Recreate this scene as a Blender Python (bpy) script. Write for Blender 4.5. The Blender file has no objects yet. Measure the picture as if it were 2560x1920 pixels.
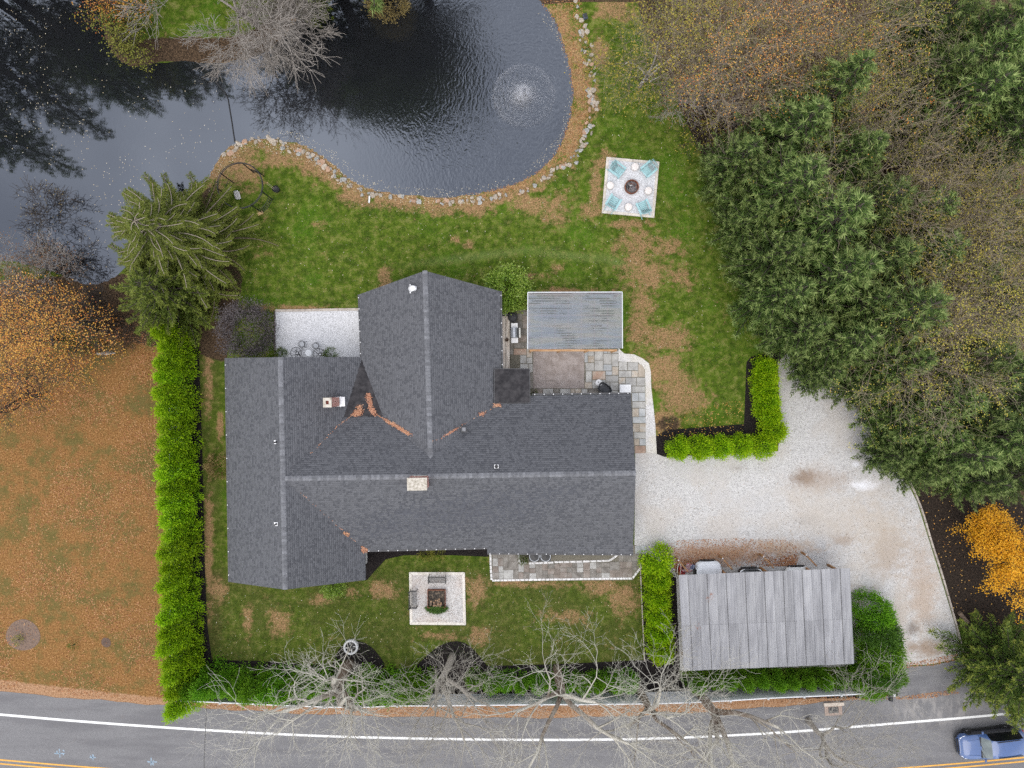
import bpy, math, random
import numpy as np
from mathutils import Vector, Matrix
from mathutils.geometry import tessellate_polygon

# ---------------------------------------------------------------- camera, sky, sun, exposure
S, H = 0.03, 52.0            # metres per photo pixel on the ground, drone height
sc = bpy.context.scene
COL = sc.collection
cam_d = bpy.data.cameras.new('camera'); cam = bpy.data.objects.new('camera', cam_d); COL.objects.link(cam)
cam.location = (0, 0, H); cam.rotation_euler = (0, 0, 0)
cam_d.sensor_width = 36; cam_d.lens = 36*H/76.8; cam_d.clip_start = 0.5; cam_d.clip_end = 3000
sc.camera = cam
SUN_EL, SUN_AZ = math.radians(62), math.radians(200)
world = bpy.data.worlds.new('World'); sc.world = world; world.use_nodes = True
wn = world.node_tree; wn.nodes.clear()
wo = wn.nodes.new('ShaderNodeOutputWorld'); wb = wn.nodes.new('ShaderNodeBackground')
sky = wn.nodes.new('ShaderNodeTexSky'); sky.sky_type = 'NISHITA'; sky.sun_disc = False
sky.sun_elevation = SUN_EL; sky.sun_rotation = SUN_AZ; sky.air_density = 1.0; sky.dust_density = 2.0
tc = wn.nodes.new('ShaderNodeTexCoord'); nz = wn.nodes.new('ShaderNodeTexNoise')
nz.inputs['Scale'].default_value = 2.0; nz.inputs['Detail'].default_value = 5; nz.inputs['Roughness'].default_value = .5
rp = wn.nodes.new('ShaderNodeValToRGB')
rp.color_ramp.elements[0].position = .38; rp.color_ramp.elements[0].color = (4.3, 4.5, 5.2, 1)
rp.color_ramp.elements[1].position = .66; rp.color_ramp.elements[1].color = (11.2, 11.4, 12.2, 1)
mx = wn.nodes.new('ShaderNodeMix'); mx.data_type = 'RGBA'; mx.inputs[0].default_value = .9
wn.links.new(tc.outputs['Generated'], nz.inputs['Vector']); wn.links.new(nz.outputs['Fac'], rp.inputs['Fac'])
wn.links.new(sky.outputs[0], mx.inputs[6]); wn.links.new(rp.outputs[0], mx.inputs[7])
wn.links.new(mx.outputs[2], wb.inputs[0]); wb.inputs[1].default_value = 0.12
wn.links.new(wb.outputs[0], wo.inputs[0])
sun_d = bpy.data.lights.new('sun', 'SUN'); sun = bpy.data.objects.new('sun', sun_d); COL.objects.link(sun)
sun_d.energy = 0.9; sun_d.angle = math.radians(45); sun_d.color = (1, .93, .82)
sd_ = Vector((math.sin(SUN_AZ)*math.cos(SUN_EL), math.cos(SUN_AZ)*math.cos(SUN_EL), math.sin(SUN_EL)))
sun.rotation_euler = sd_.to_track_quat('Z', 'Y').to_euler(); sun.location = (20, -20, 80)
vs = sc.view_settings
vs.view_transform = 'Standard'; vs.look = 'None'; vs.exposure = 0.78; vs.gamma = 1; vs.use_curve_mapping = False
sc.cycles.max_bounces = 3; sc.cycles.adaptive_threshold = .025; sc.cycles.use_denoising = False; sc.cycles.diffuse_bounces = 2; sc.cycles.glossy_bounces = 3
sc.cycles.transparent_max_bounces = 6; sc.cycles.transmission_bounces = 3; sc.cycles.caustics_reflective = False

rng = np.random.default_rng(7); random.seed(7)

def W(px, py, z=0.0):
    k = S*(H-z)/H
    return ((px-1280)*k, (960-py)*k)
def W3(px, py, z=0.0):
    return W(px, py, z)+(z,)

# ---------------------------------------------------------------- mesh helpers
def link(o, parent=None):
    COL.objects.link(o)
    if parent: o.parent = parent
    return o
def tag(o, label=None, cat=None, group=None, kind=None):
    if label: o['label'] = label
    if cat: o['category'] = cat
    if group: o['group'] = group
    if kind: o['kind'] = kind
    return o
def empty(name, loc=(0, 0, 0), rz=0, label=None, cat=None, group=None, parent=None):
    o = bpy.data.objects.new(name, None); link(o, parent)
    o.location = loc; o.rotation_euler = (0, 0, rz); o.empty_display_size = .2
    return tag(o, label, cat, group)
def np_mesh(name, V, F, mat, rnd=None, smooth=False):
    """V (n,3), F (m,k) of one face size; rnd = per-face float attribute"""
    me = bpy.data.meshes.new(name)
    V = np.asarray(V, np.float32); F = np.asarray(F, np.int32); m, k = F.shape
    me.vertices.add(len(V)); me.vertices.foreach_set('co', V.ravel())
    me.loops.add(m*k); me.loops.foreach_set('vertex_index', F.ravel())
    me.polygons.add(m); me.polygons.foreach_set('loop_start', np.arange(0, m*k, k, dtype=np.int32))
    if smooth: me.polygons.foreach_set('use_smooth', np.ones(m, bool))
    if rnd is not None:
        a = me.attributes.new('rnd', 'FLOAT', 'FACE'); a.data.foreach_set('value', np.asarray(rnd, np.float32))
    me.update(calc_edges=True)
    for mm in (mat if isinstance(mat, (list, tuple)) else [mat]): me.materials.append(mm)
    return me
def obj(name, me, parent=None, loc=(0, 0, 0), rz=0, **k):
    o = bpy.data.objects.new(name, me); link(o, parent); o.location = loc; o.rotation_euler = (0, 0, rz)
    return tag(o, **k)

class MB:
    def __init__(s): s.v = []; s.f = []
    def add(s, v, f):
        n = len(s.v); s.v += [tuple(p) for p in v]; s.f += [tuple(i+n for i in q) for q in f]; return s
    def box(s, c, d, rz=0, M=None, bev=0):
        x, y, z = d[0]/2, d[1]/2, d[2]/2
        if bev > 0:
            b = min(bev, x*.9, y*.9, z*.9)
            prof = [(-x+b, -y+b), (x-b, -y+b), (x-b, y-b), (-x+b, y-b)]
            def ring(ex, zz): return [(px+math.copysign(ex, px), py+math.copysign(ex, py), zz) for px, py in prof]
            v = ring(0, -z)+ring(b, -z+b)+ring(b, z-b)+ring(0, z)
            f = [(3, 2, 1, 0), (12, 13, 14, 15)]
            for r in range(3):
                for i in range(4):
                    j = (i+1) % 4; f.append((r*4+i, r*4+j, r*4+4+j, r*4+4+i))
        else:
            v = [(-x, -y, -z), (x, -y, -z), (x, y, -z), (-x, y, -z), (-x, -y, z), (x, -y, z), (x, y, z), (-x, y, z)]
            f = [(3, 2, 1, 0), (4, 5, 6, 7), (0, 1, 5, 4), (1, 2, 6, 5), (2, 3, 7, 6), (3, 0, 4, 7)]
        if M is None: M = Matrix.Rotation(rz, 4, 'Z')
        M = Matrix.Translation(c) @ M
        return s.add([M @ Vector(p) for p in v], f)
    def bar(s, a, b, w, h=None):
        a, b = Vector(a), Vector(b); d = b-a; L = d.length
        if L < 1e-6: return s
        q = d.to_track_quat('X', 'Z').to_matrix().to_4x4()
        return s.box((a+b)/2, (L, w, h or w), M=q)
    def tube(s, pts, rad, n=8, caps=True, closed=False):
        P = [Vector(p) for p in pts]; m = len(P)
        R = rad if isinstance(rad, (list, tuple)) else [rad]*m
        v = []
        for i, p in enumerate(P):
            if closed: t = P[(i+1) % m]-P[i-1]
            else: t = P[min(i+1, m-1)]-P[max(i-1, 0)]
            t.normalize()
            u = t.cross(Vector((0, 0, 1)) if abs(t.z) < .95 else Vector((1, 0, 0))).normalized(); w = t.cross(u)
            for k in range(n):
                a = 2*math.pi*k/n; v.append(p+R[i]*(u*math.cos(a)+w*math.sin(a)))
        f = []
        for i in range(m if closed else m-1):
            j = (i+1) % m
            for k in range(n):
                l = (k+1) % n; f.append((i*n+k, i*n+l, j*n+l, j*n+k))
        if caps and not closed:
            f.append(tuple(range(n))[::-1]); f.append(tuple((m-1)*n+k for k in range(n)))
        return s.add(v, f)
    def lathe(s, prof, n=20, c=(0, 0, 0), cap=True):
        v = []; f = []
        for r, z in prof:
            for k in range(n):
                a = 2*math.pi*k/n; v.append((c[0]+r*math.cos(a), c[1]+r*math.sin(a), c[2]+z))
        for i in range(len(prof)-1):
            for k in range(n):
                l = (k+1) % n; f.append((i*n+k, i*n+l, (i+1)*n+l, (i+1)*n+k))
        if cap:
            f.append(tuple(range(n))[::-1]); f.append(tuple((len(prof)-1)*n+k for k in range(n)))
        return s.add(v, f)
    def prism(s, poly, z0, z1):
        n = len(poly)
        if sum(poly[i][0]*poly[(i+1) % n][1]-poly[(i+1) % n][0]*poly[i][1] for i in range(n)) < 0: poly = poly[::-1]
        v = [(x, y, z0) for x, y in poly]+[(x, y, z1) for x, y in poly]
        tri = tessellate_polygon([[Vector((x, y, 0)) for x, y in poly]])
        f = []
        for t in tri:
            a, b, c = [Vector((poly[i][0], poly[i][1], 0)) for i in t]
            if (b-a).cross(c-a).z < 0: t = t[::-1]
            f.append(tuple(i+n for i in t)); f.append(tuple(t[::-1]))
        for i in range(n):
            j = (i+1) % n; f.append((i, j, j+n, i+n))
        return s.add(v, f)
    def mesh(s, name, mat, smooth=False):
        me = bpy.data.meshes.new(name); me.from_pydata(s.v, [], s.f)
        if smooth: me.polygons.foreach_set('use_smooth', [True]*len(me.polygons))
        me.materials.append(mat); me.update(); return me
    def build(s, name, mat, parent=None, loc=(0, 0, 0), rz=0, smooth=False, **k):
        return obj(name, s.mesh(name, mat, smooth), parent, loc, rz, **k)

def copy_tree(o, parent=None):
    c = o.copy(); COL.objects.link(c); c.parent = parent
    for ch in list(o.children): copy_tree(ch, c)
    return c

ORD = ('first second third fourth fifth sixth seventh eighth ninth tenth eleventh twelfth thirteenth fourteenth fifteenth '
       'sixteenth seventeenth eighteenth nineteenth twentieth').split()
ORD += ['twenty-'+w for w in ORD[:9]]+['thirtieth']+['thirty-'+w for w in ORD[:9]]+['fortieth']+['forty-'+w for w in ORD[:9]]

# ---------------------------------------------------------------- materials
def nodes(name):
    m = bpy.data.materials.new(name); m.use_nodes = True; nt = m.node_tree
    return m, nt, nt.nodes['Principled BSDF']
def new(nt, t, **k):
    n = nt.nodes.new(t)
    for a, v in k.items(): setattr(n, a, v)
    return n
def ramp(nt, fac, cols, interp='LINEAR'):
    r = new(nt, 'ShaderNodeValToRGB'); e = r.color_ramp; e.interpolation = interp
    n = len(cols)
    pos = [c[0] if len(c) == 2 else i/max(1, n-1) for i, c in enumerate(cols)]
    cc = [c[1] if len(c) == 2 else c for c in cols]
    while len(e.elements) < n: e.elements.new(.5)
    for i in range(n):
        e.elements[i].position = pos[i]; e.elements[i].color = (*cc[i], 1)
    nt.links.new(fac, r.inputs[0]); return r.outputs[0]
def noise(nt, vec, scale, detail=3, rough=.55):
    n = new(nt, 'ShaderNodeTexNoise'); n.inputs['Scale'].default_value = scale
    n.inputs['Detail'].default_value = detail; n.inputs['Roughness'].default_value = rough
    if vec: nt.links.new(vec, n.inputs['Vector'])
    return n.outputs['Fac']
def math_(nt, op, a, b=None, clamp=False):
    n = new(nt, 'ShaderNodeMath', operation=op, use_clamp=clamp)
    for i, x in enumerate((a, b)):
        if x is None: continue
        if isinstance(x, (int, float)): n.inputs[i].default_value = x
        else: nt.links.new(x, n.inputs[i])
    return n.outputs[0]
def mixc(nt, f, a, b, mode='MIX'):
    n = new(nt, 'ShaderNodeMix', data_type='RGBA', blend_type=mode)
    for i, x in ((0, f), (6, a), (7, b)):
        if isinstance(x, (int, float)): n.inputs[i].default_value = x
        elif isinstance(x, tuple): n.inputs[i].default_value = (*x, 1)
        else: nt.links.new(x, n.inputs[i])
    return n.outputs[2]
def sstep(nt, x, a, b):
    n = new(nt, 'ShaderNodeMapRange', interpolation_type='SMOOTHSTEP')
    nt.links.new(x, n.inputs[0]); n.inputs[1].default_value = a; n.inputs[2].default_value = b
    return n.outputs[0]
def gcoord(nt):
    return new(nt, 'ShaderNodeNewGeometry').outputs['Position']
def ocoord(nt):
    return new(nt, 'ShaderNodeTexCoord').outputs['Object']
def bump(nt, h, bs, strength=.3, dist=.02):
    b = new(nt, 'ShaderNodeBump'); b.inputs['Strength'].default_value = strength; b.inputs['Distance'].default_value = dist
    nt.links.new(h, b.inputs['Height']); nt.links.new(b.outputs[0], bs.inputs['Normal']); return b
def vscale(nt, vec, s):
    n = new(nt, 'ShaderNodeMapping'); n.inputs['Scale'].default_value = s; nt.links.new(vec, n.inputs[0]); return n.outputs[0]

def M(name, cols, scale=6, rough=.7, detail=4, metal=0, bmp=.15, objrand=0, world=True, stretch=None, spec=None):
    """noise-mottled procedural material; objrand = brightness change from piece to piece"""
    m, nt, bs = nodes(name)
    vec = gcoord(nt) if world else ocoord(nt)
    if stretch: vec = vscale(nt, vec, stretch)
    f = noise(nt, vec, scale, detail)
    f = sstep(nt, f, .28, .72)
    c = ramp(nt, f, cols)
    if objrand:
        r = new(nt, 'ShaderNodeObjectInfo').outputs['Random']
        h = new(nt, 'ShaderNodeHueSaturation')
        nt.links.new(math_(nt, 'ADD', math_(nt, 'MULTIPLY', r, 2*objrand), 1-objrand), h.inputs['Value'])
        nt.links.new(c, h.inputs['Color']); c = h.outputs[0]
    nt.links.new(c, bs.inputs['Base Color'])
    bs.inputs['Roughness'].default_value = rough; bs.inputs['Metallic'].default_value = metal
    if spec is not None: bs.inputs['Specular IOR Level'].default_value = spec
    if bmp: bump(nt, noise(nt, vec, scale*6, 3), bs, bmp, .02)
    return m
def LEAF(name, cols, trans=.25, rough=.6, objvar=.12, spec=.3):
    """foliage: colour by the per-face value and a little from tree to tree"""
    m, nt, bs = nodes(name)
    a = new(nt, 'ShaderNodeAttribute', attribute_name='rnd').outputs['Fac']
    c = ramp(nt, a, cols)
    r = new(nt, 'ShaderNodeObjectInfo').outputs['Random']
    h = new(nt, 'ShaderNodeHueSaturation')
    nt.links.new(math_(nt, 'ADD', math_(nt, 'MULTIPLY', r, 2*objvar), 1-objvar), h.inputs['Value'])
    nt.links.new(math_(nt, 'ADD', math_(nt, 'MULTIPLY', r, .014), .493), h.inputs['Hue'])
    nt.links.new(c, h.inputs['Color'])
    nt.links.new(h.outputs[0], bs.inputs['Base Color']); bs.inputs['Roughness'].default_value = rough
    bs.inputs['Specular IOR Level'].default_value = spec
    if trans:
        t = new(nt, 'ShaderNodeBsdfTranslucent'); nt.links.new(h.outputs[0], t.inputs[0])
        mx = new(nt, 'ShaderNodeMixShader'); mx.inputs[0].default_value = trans
        nt.links.new(bs.outputs[0], mx.inputs[1]); nt.links.new(t.outputs[0], mx.inputs[2])
        nt.links.new(mx.outputs[0], nt.nodes['Material Output'].inputs[0])
    return m

# ---------------------------------------------------------------- polygons and masks
def poly_sd(X, Y, poly):
    """signed distance to polygon, negative inside"""
    P = np.asarray(poly, float); d = np.full(X.shape, 1e9); ins = np.zeros(X.shape, bool)
    n = len(P)
    for i in range(n):
        x0, y0 = P[i]; x1, y1 = P[(i+1) % n]
        ex, ey = x1-x0, y1-y0; L = ex*ex+ey*ey+1e-12
        t = np.clip(((X-x0)*ex+(Y-y0)*ey)/L, 0, 1)
        d = np.minimum(d, (X-x0-t*ex)**2+(Y-y0-t*ey)**2)
        c = ((y0 > Y) != (y1 > Y)); ins ^= c & (X < (x1-x0)*(Y-y0)/((y1-y0) if y1 != y0 else 1e-12)+x0)
    d = np.sqrt(d); return np.where(ins, -d, d)
def WP(pts, z=0.0): return [W(x, y, z) for x, y in pts]
def smooth_poly(pts, it=2):
    P = [tuple(p) for p in pts]
    for _ in range(it):
        Q = []
        for i in range(len(P)):
            a, b = P[i], P[(i+1) % len(P)]
            Q += [(.75*a[0]+.25*b[0], .75*a[1]+.25*b[1]), (.25*a[0]+.75*b[0], .25*a[1]+.75*b[1])]
        P = Q
    return P
def ss(x, a, b):
    t = np.clip((x-a)/(b-a), 0, 1); return t*t*(3-2*t)

POND = WP([(1345, -5), (1385, 40), (1402, 90), (1420, 150), (1430, 200), (1432, 240), (1425, 290), (1412, 330), (1395, 370), (1370, 402), (1340, 430),
        (1300, 450), (1260, 464), (1210, 476), (1150, 486), (1090, 487), (1030, 484), (980, 478), (930, 469), (890, 452), (860, 433), (840, 411),
        (820, 395), (795, 378), (770, 362), (740, 350), (700, 344), (660, 340), (620, 344), (590, 350), (565, 363), (545, 383), (530, 410), (515, 440),
        (490, 470), (430, 530), (360, 610), (300, 675), (250, 705), (200, 706), (165, 690), (120, 672), (60, 655), (0, 645), (-80, 640), (-260, 620),
        (-270, 200), (-200, -60), (60, -90), (190, -60), (240, 0), (250, 90), (285, 150), (330, 166), (400, 152), (470, 150), (540, 156), (640, 140),
        (700, 100), (745, 40), (768, -20), (850, -50), (1000, -44), (1150, -66), (1280, -60)])
POND = smooth_poly(POND, 1)
WATER_Z = -0.35
def ground_z(X, Y):
    sd = poly_sd(X, Y, POND)
    return np.where(sd < 0, np.maximum(WATER_Z+sd*.45, -1.9), WATER_Z+.35*ss(sd, 0, 2.2)), sd
def gz1(x, y):
    return float(ground_z(np.array([x], float), np.array([y], float))[0][0])
# ================================================================ GROUND
def axis(lo, hi, step, far):
    a = list(np.arange(lo, hi+1e-6, step)); o = []; d = step
    x = hi
    while x < far: d *= 1.7; x += d; o.append(x)
    l = []; d = step; x = lo
    while x > -far: d *= 1.7; x -= d; l.append(x)
    return np.array(l[::-1]+a+o)
gx = axis(-42, 42, .25, 700); gy = axis(-32, 33, .25, 700)
GX, GY = np.meshgrid(gx, gy); gxf, gyf = GX.ravel(), GY.ravel()
gz, pond_sd = ground_z(gxf, gyf)
def vnoise(x, y, sc_, seed):
    r = np.random.default_rng(seed); T = r.random((64, 64)); u, v = x*sc_, y*sc_
    i, j = np.floor(u).astype(int), np.floor(v).astype(int); fu, fv = u-i, v-j
    fu = fu*fu*(3-2*fu); fv = fv*fv*(3-2*fv)
    g = lambda a, b: T[a % 64, b % 64]
    return (g(i, j)*(1-fu)+g(i+1, j)*fu)*(1-fv)+(g(i, j+1)*(1-fu)+g(i+1, j+1)*fu)*fv
gz = gz+np.where(pond_sd > 2.5, 0, 0)
LEFT_YARD = WP([(-900, 770), (170, 690), (330, 830), (410, 830), (440, 1000), (450, 1400), (470, 1790), (-900, 1790)])
EAST_BED = WP([(1560, -400), (1570, -60), (1600, 60), (1640, 150), (1680, 225), (1690, 260), (1730, 340), (1770, 430), (1815, 510), (1860, 600), (1905, 700), (1950, 800),
            (1990, 868), (2100, 958), (2170, 1045), (2236, 1130), (2296, 1250), (2354, 1440), (2392, 1560), (2440, 1640), (2500, 1700), (2700, 1690), (5000, 1690), (5000, -400)])
NW_LAND = WP([(-600, 780), (180, 690), (330, 690), (420, 560), (520, 470), (560, 560), (600, 700), (560, 900), (500, 880), (330, 850), (150, 800)])
PENIN = WP([(246, -300), (246, 90), (285, 155), (330, 168), (400, 152), (540, 156), (640, 140), (700, 100), (760, -20), (760, -300)])
VERGE = WP([(-3000, 1640), (0, 1700), (400, 1745), (450, 1735), (1000, 1750), (1700, 1745), (2240, 1725), (2250, 1900), (-3000, 1900)])
def ell(cx, cy, rx, ry, a=0):
    x0, y0 = W(cx, cy); c, s_ = math.cos(a), math.sin(a)
    u = ((gxf-x0)*c+(gyf-y0)*s_)/(rx*S); v = (-(gxf-x0)*s_+(gyf-y0)*c)/(ry*S)
    return np.clip(1.25-np.sqrt(u*u+v*v), 0, 1)
dry = ss(pond_sd, 2.3, .7)*(pond_sd > -.5)*np.where(gxf > -24.5, .85, .0)
for e in [(1600, 610, 70, 50), (1615, 690, 75, 60), (1590, 650, 40, 60), (1695, 690, 60, 45), (1660, 620, 60, 30), (1600, 800, 45, 110), (1640, 850, 75, 50), (1690, 850, 55, 45),
          (1660, 930, 75, 60), (1700, 990, 90, 70), (1650, 1060, 60, 60), (1480, 530, 50, 25), (1330, 510, 90, 30), (1390, 520, 45, 60), (1180, 515, 110, 30), (1100, 525, 80, 22),
          (930, 500, 70, 30), (880, 490, 45, 20), (1560, 560, 80, 14), (1490, 470, 20, 80), (1510, 400, 30, 30), (700, 400, 70, 30), (780, 420, 60, 25), (600, 420, 70, 60),
          (960, 690, 22, 36), (1170, 610, 25, 18), (1140, 600, 18, 14), (1390, 670, 18, 14), (1330, 690, 50, 12), (800, 560, 30, 16), (720, 770, 160, 12), (1430, 730, 110, 14),
          (1430, 300, 25, 200), (1490, 250, 14, 60), (1500, 130, 30, 60), (1540, 20, 60, 50), (800, 1500, 45, 20), (880, 1485, 30, 24), (960, 1480, 45, 30), (1190, 1480, 40, 60),
          (1200, 1590, 30, 30), (1100, 1590, 70, 20), (1340, 1460, 110, 14), (1500, 1470, 70, 30), (1560, 1500, 60, 60), (1420, 1540, 80, 24), (700, 1560, 40, 50), (620, 1560, 18, 60),
          (550, 1060, 10, 60), (520, 950, 16, 130), (523, 1350, 14, 260), (545, 1480, 30, 40)]:
    dry = np.maximum(dry, ell(*e)*.95)
mow = np.zeros_like(dry)                       # pale worn mower arc between the pond and the house
for e in [(1200, 640, 190, 12, .12), (1430, 640, 150, 12, -.1), (1540, 655, 60, 14, -.35)]: mow = np.maximum(mow, ell(*e))
leaf = ss(poly_sd(gxf, gyf, LEFT_YARD), .6, -.6)
soil = ss(poly_sd(gxf, gyf, EAST_BED), .0, -.5)
soil = np.maximum(soil, ss(poly_sd(gxf, gyf, NW_LAND), .8, -.4)*.8)
penin = ss(poly_sd(gxf, gyf, PENIN), .2, -.4)
soil = np.maximum(soil, penin*ss(pond_sd, 2.6, 1.0)*.8)
north = (gyf > 28.6)*(pond_sd > 0)*(penin < .5)
soil = np.maximum(soil, north*.7)
verge = ss(poly_sd(gxf, gyf, VERGE), .6, -.6)
soil = np.maximum(soil, ell(1670, 1060, 60, 40)*.55)
front = ss(-gyf, 12.5, 14.5)*(gxf > -23.5)*(gxf < 10)*.75+ss(-gxf, 21.3, 22.2)*(gxf > -24)*(gyf < 3)*.7   # duller grass south and west of the house
me = np_mesh('ground', np.stack([gxf, gyf, gz], 1), [(0, 1, 2, 3)], None) if 0 else None
ny, nx = GX.shape; idx = np.arange(nx*ny).reshape(ny, nx)
GF = np.stack([idx[:-1, :-1], idx[:-1, 1:], idx[1:, 1:], idx[1:, :-1]], -1).reshape(-1, 4)

def ground_material():
    m, nt, bs = nodes('lawn_ground'); g = gcoord(nt)
    at = new(nt, 'ShaderNodeAttribute', attribute_name='mask'); sp = new(nt, 'ShaderNodeSeparateColor'); nt.links.new(at.outputs['Color'], sp.inputs[0])
    at2 = new(nt, 'ShaderNodeAttribute', attribute_name='mask2'); sp2 = new(nt, 'ShaderNodeSeparateColor'); nt.links.new(at2.outputs['Color'], sp2.inputs[0])
    fine = noise(nt, g, 9, 3, .75); mid = noise(nt, g, 1.6, 4, .68); big = noise(nt, g, .28, 2, .55); vf = noise(nt, g, 26, 1, .7)
    grass = ramp(nt, sstep(nt, mid, .32, .70), [(.032, .056, .005), (.052, .088, .007), (.080, .118, .012), (.15, .158, .042)])
    grass = mixc(nt, sstep(nt, big, .5, .7), grass, mixc(nt, .5, grass, (.055, .135, .006)))
    grass = mixc(nt, math_(nt, 'MULTIPLY', sp2.outputs[0], math_(nt, 'ADD', math_(nt, 'MULTIPLY', sstep(nt, big, .35, .65), .6), .4)), grass, ramp(nt, mid, [(.085, .070, .026), (.055, .060, .014), (.12, .098, .042)]))
    grass = mixc(nt, math_(nt, 'MULTIPLY', sp2.outputs[1], .5), grass, (.15, .19, .06))
    dryc = ramp(nt, sstep(nt, fine, .3, .7), [(.12, .08, .036), (.24, .145, .07), (.34, .21, .11)])
    dm = sstep(nt, math_(nt, 'ADD', sp.outputs[0], math_(nt, 'MULTIPLY', math_(nt, 'ADD', math_(nt, 'MULTIPLY', math_(nt, 'SUBTRACT', noise(nt, g, 1.9, 4, .78), .5), 2.6), math_(nt, 'MULTIPLY', math_(nt, 'SUBTRACT', noise(nt, g, .45, 3, .6), .47), 1.6)), 1)), .30, .98)
    c = mixc(nt, dm, grass, dryc)
    # scattered dry wisps everywhere
    c = mixc(nt, math_(nt, 'MULTIPLY', sstep(nt, noise(nt, g, 2.6, 4, .75), .48, .76), .62), c, (.21, .18, .062))
    lf = ramp(nt, sstep(nt, fine, .25, .75), [(.08, .036, .013), (.16, .078, .026), (.23, .12, .043), (.32, .185, .08)])
    lf = mixc(nt, math_(nt, 'MULTIPLY', sstep(nt, noise(nt, g, .42, 5, .78), .43, .62), .8), lf, ramp(nt, mid, [(.045, .055, .012), (.14, .115, .042)]))
    c = mixc(nt, sstep(nt, math_(nt, 'ADD', sp.outputs[1], math_(nt, 'MULTIPLY', math_(nt, 'SUBTRACT', mid, .5), .5)), .4, .6), c, lf)
    so = ramp(nt, sstep(nt, fine, .3, .72), [(.016, .012, .008), (.045, .030, .019), (.085, .056, .034), (.13, .085, .05)])
    c = mixc(nt, sstep(nt, math_(nt, 'ADD', sp.outputs[2], math_(nt, 'MULTIPLY', math_(nt, 'SUBTRACT', mid, .5), .45)), .35, .5), c, so)
    vg = ramp(nt, sstep(nt, fine, .3, .7), [(.17, .09, .045), (.29, .165, .09), (.36, .23, .14)])
    c = mixc(nt, sstep(nt, math_(nt, 'ADD', sp2.outputs[2], math_(nt, 'MULTIPLY', math_(nt, 'SUBTRACT', mid, .5), .6)), .4, .62), c, vg)
    hv = new(nt, 'ShaderNodeHueSaturation'); nt.links.new(c, hv.inputs['Color'])
    nt.links.new(math_(nt, 'ADD', math_(nt, 'MULTIPLY', sstep(nt, vf, .25, .75), 1.25), .45), hv.inputs['Value'])
    nt.links.new(hv.outputs[0], bs.inputs['Base Color']); bs.inputs['Roughness'].default_value = .95; bs.inputs['Specular IOR Level'].default_value = .1
    return m
me = np_mesh('ground', np.stack([gxf, gyf, gz], 1), GF, ground_material(), smooth=True)
a = me.color_attributes.new('mask', 'FLOAT_COLOR', 'POINT'); a.data.foreach_set('color', np.stack([dry, leaf, soil, np.ones_like(dry)], 1).astype(np.float32).ravel())
a = me.color_attributes.new('mask2', 'FLOAT_COLOR', 'POINT'); a.data.foreach_set('color', np.stack([front, mow, verge, np.ones_like(dry)], 1).astype(np.float32).ravel())
ground = obj('ground', me, kind='structure')

# ================================================================ POND WATER
def water_material():
    m, nt, bs = nodes('pond_water'); g = gcoord(nt)
    bs.inputs['Base Color'].default_value = (.010, .012, .016, 1); bs.inputs['Roughness'].default_value = .015; bs.inputs['IOR'].default_value = 2.2; bs.inputs['Specular Tint'].default_value = (.82, .89, 1, 1)
    nt.links.new(ramp(nt, noise(nt, g, .25, 3), [(.008, .009, .012), (.016, .017, .018)]), bs.inputs['Base Color'])
    fx, fy = W(1310, 235)
    mp = new(nt, 'ShaderNodeMapping'); mp.inputs['Location'].default_value = (-fx, -fy, 0); nt.links.new(g, mp.inputs[0])
    ln = new(nt, 'ShaderNodeVectorMath', operation='LENGTH'); nt.links.new(mp.outputs[0], ln.inputs[0]); r = ln.outputs['Value']
    dist = math_(nt, 'ADD', r, math_(nt, 'MULTIPLY', noise(nt, g, .7, 3), 2.2))
    rings = math_(nt, 'SINE', math_(nt, 'MULTIPLY', dist, 17.0))
    near = sstep(nt, r, 15.0, 3.5)                      # the fountain's ripples die out westward
    chop = noise(nt, vscale(nt, g, (3.2, 1.5, 1)), 1.6, 3, .6)
    hgt = math_(nt, 'ADD', math_(nt, 'MULTIPLY', math_(nt, 'MULTIPLY', rings, near), .35), math_(nt, 'MULTIPLY', chop, math_(nt, 'ADD', math_(nt, 'MULTIPLY', near, 3.0), .12)))
    bump(nt, hgt, bs, .5, .02)
    return m
mb = MB(); xs = (-46, 8); ys = (7, 33)
mb.add([(xs[0], ys[0], WATER_Z), (xs[1], ys[0], WATER_Z), (xs[1], ys[1], WATER_Z), (xs[0], ys[1], WATER_Z)], [(0, 1, 2, 3)])
mb.build('pond_water', water_material(), kind='structure')

# ================================================================ ROAD
def spline(pts, n=60):
    P = np.array(pts, float); t = np.linspace(0, len(P)-1, n); out = []
    for u in t:
        i = min(int(u), len(P)-2); f = u-i
        p0, p1, p2, p3 = P[max(i-1, 0)], P[i], P[i+1], P[min(i+2, len(P)-1)]
        out.append(.5*((2*p1)+(-p0+p2)*f+(2*p0-5*p1+4*p2-p3)*f*f+(-p0+3*p1-3*p2+p3)*f**3))
    return np.array(out)
wl = spline(WP([(-1600, 1600), (-700, 1722), (0, 1786), (320, 1812), (640, 1832), (910, 1843), (1280, 1849), (1600, 1847), (1920, 1833), (2240, 1808), (2560, 1780), (3200, 1712), (4200, 1580)]), 150)
def offset(line, d):
    t = np.gradient(line, axis=0); t /= np.linalg.norm(t, axis=1)[:, None]
    return line+np.stack([-t[:, 1], t[:, 0]], 1)*d
def strip(a, b, z):
    n = len(a); V = np.concatenate([np.c_[a, np.full(n, z)], np.c_[b, np.full(n, z)]]); i = np.arange(n-1)
    return V, np.stack([n+i, n+i+1, i+1, i], 1)
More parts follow.
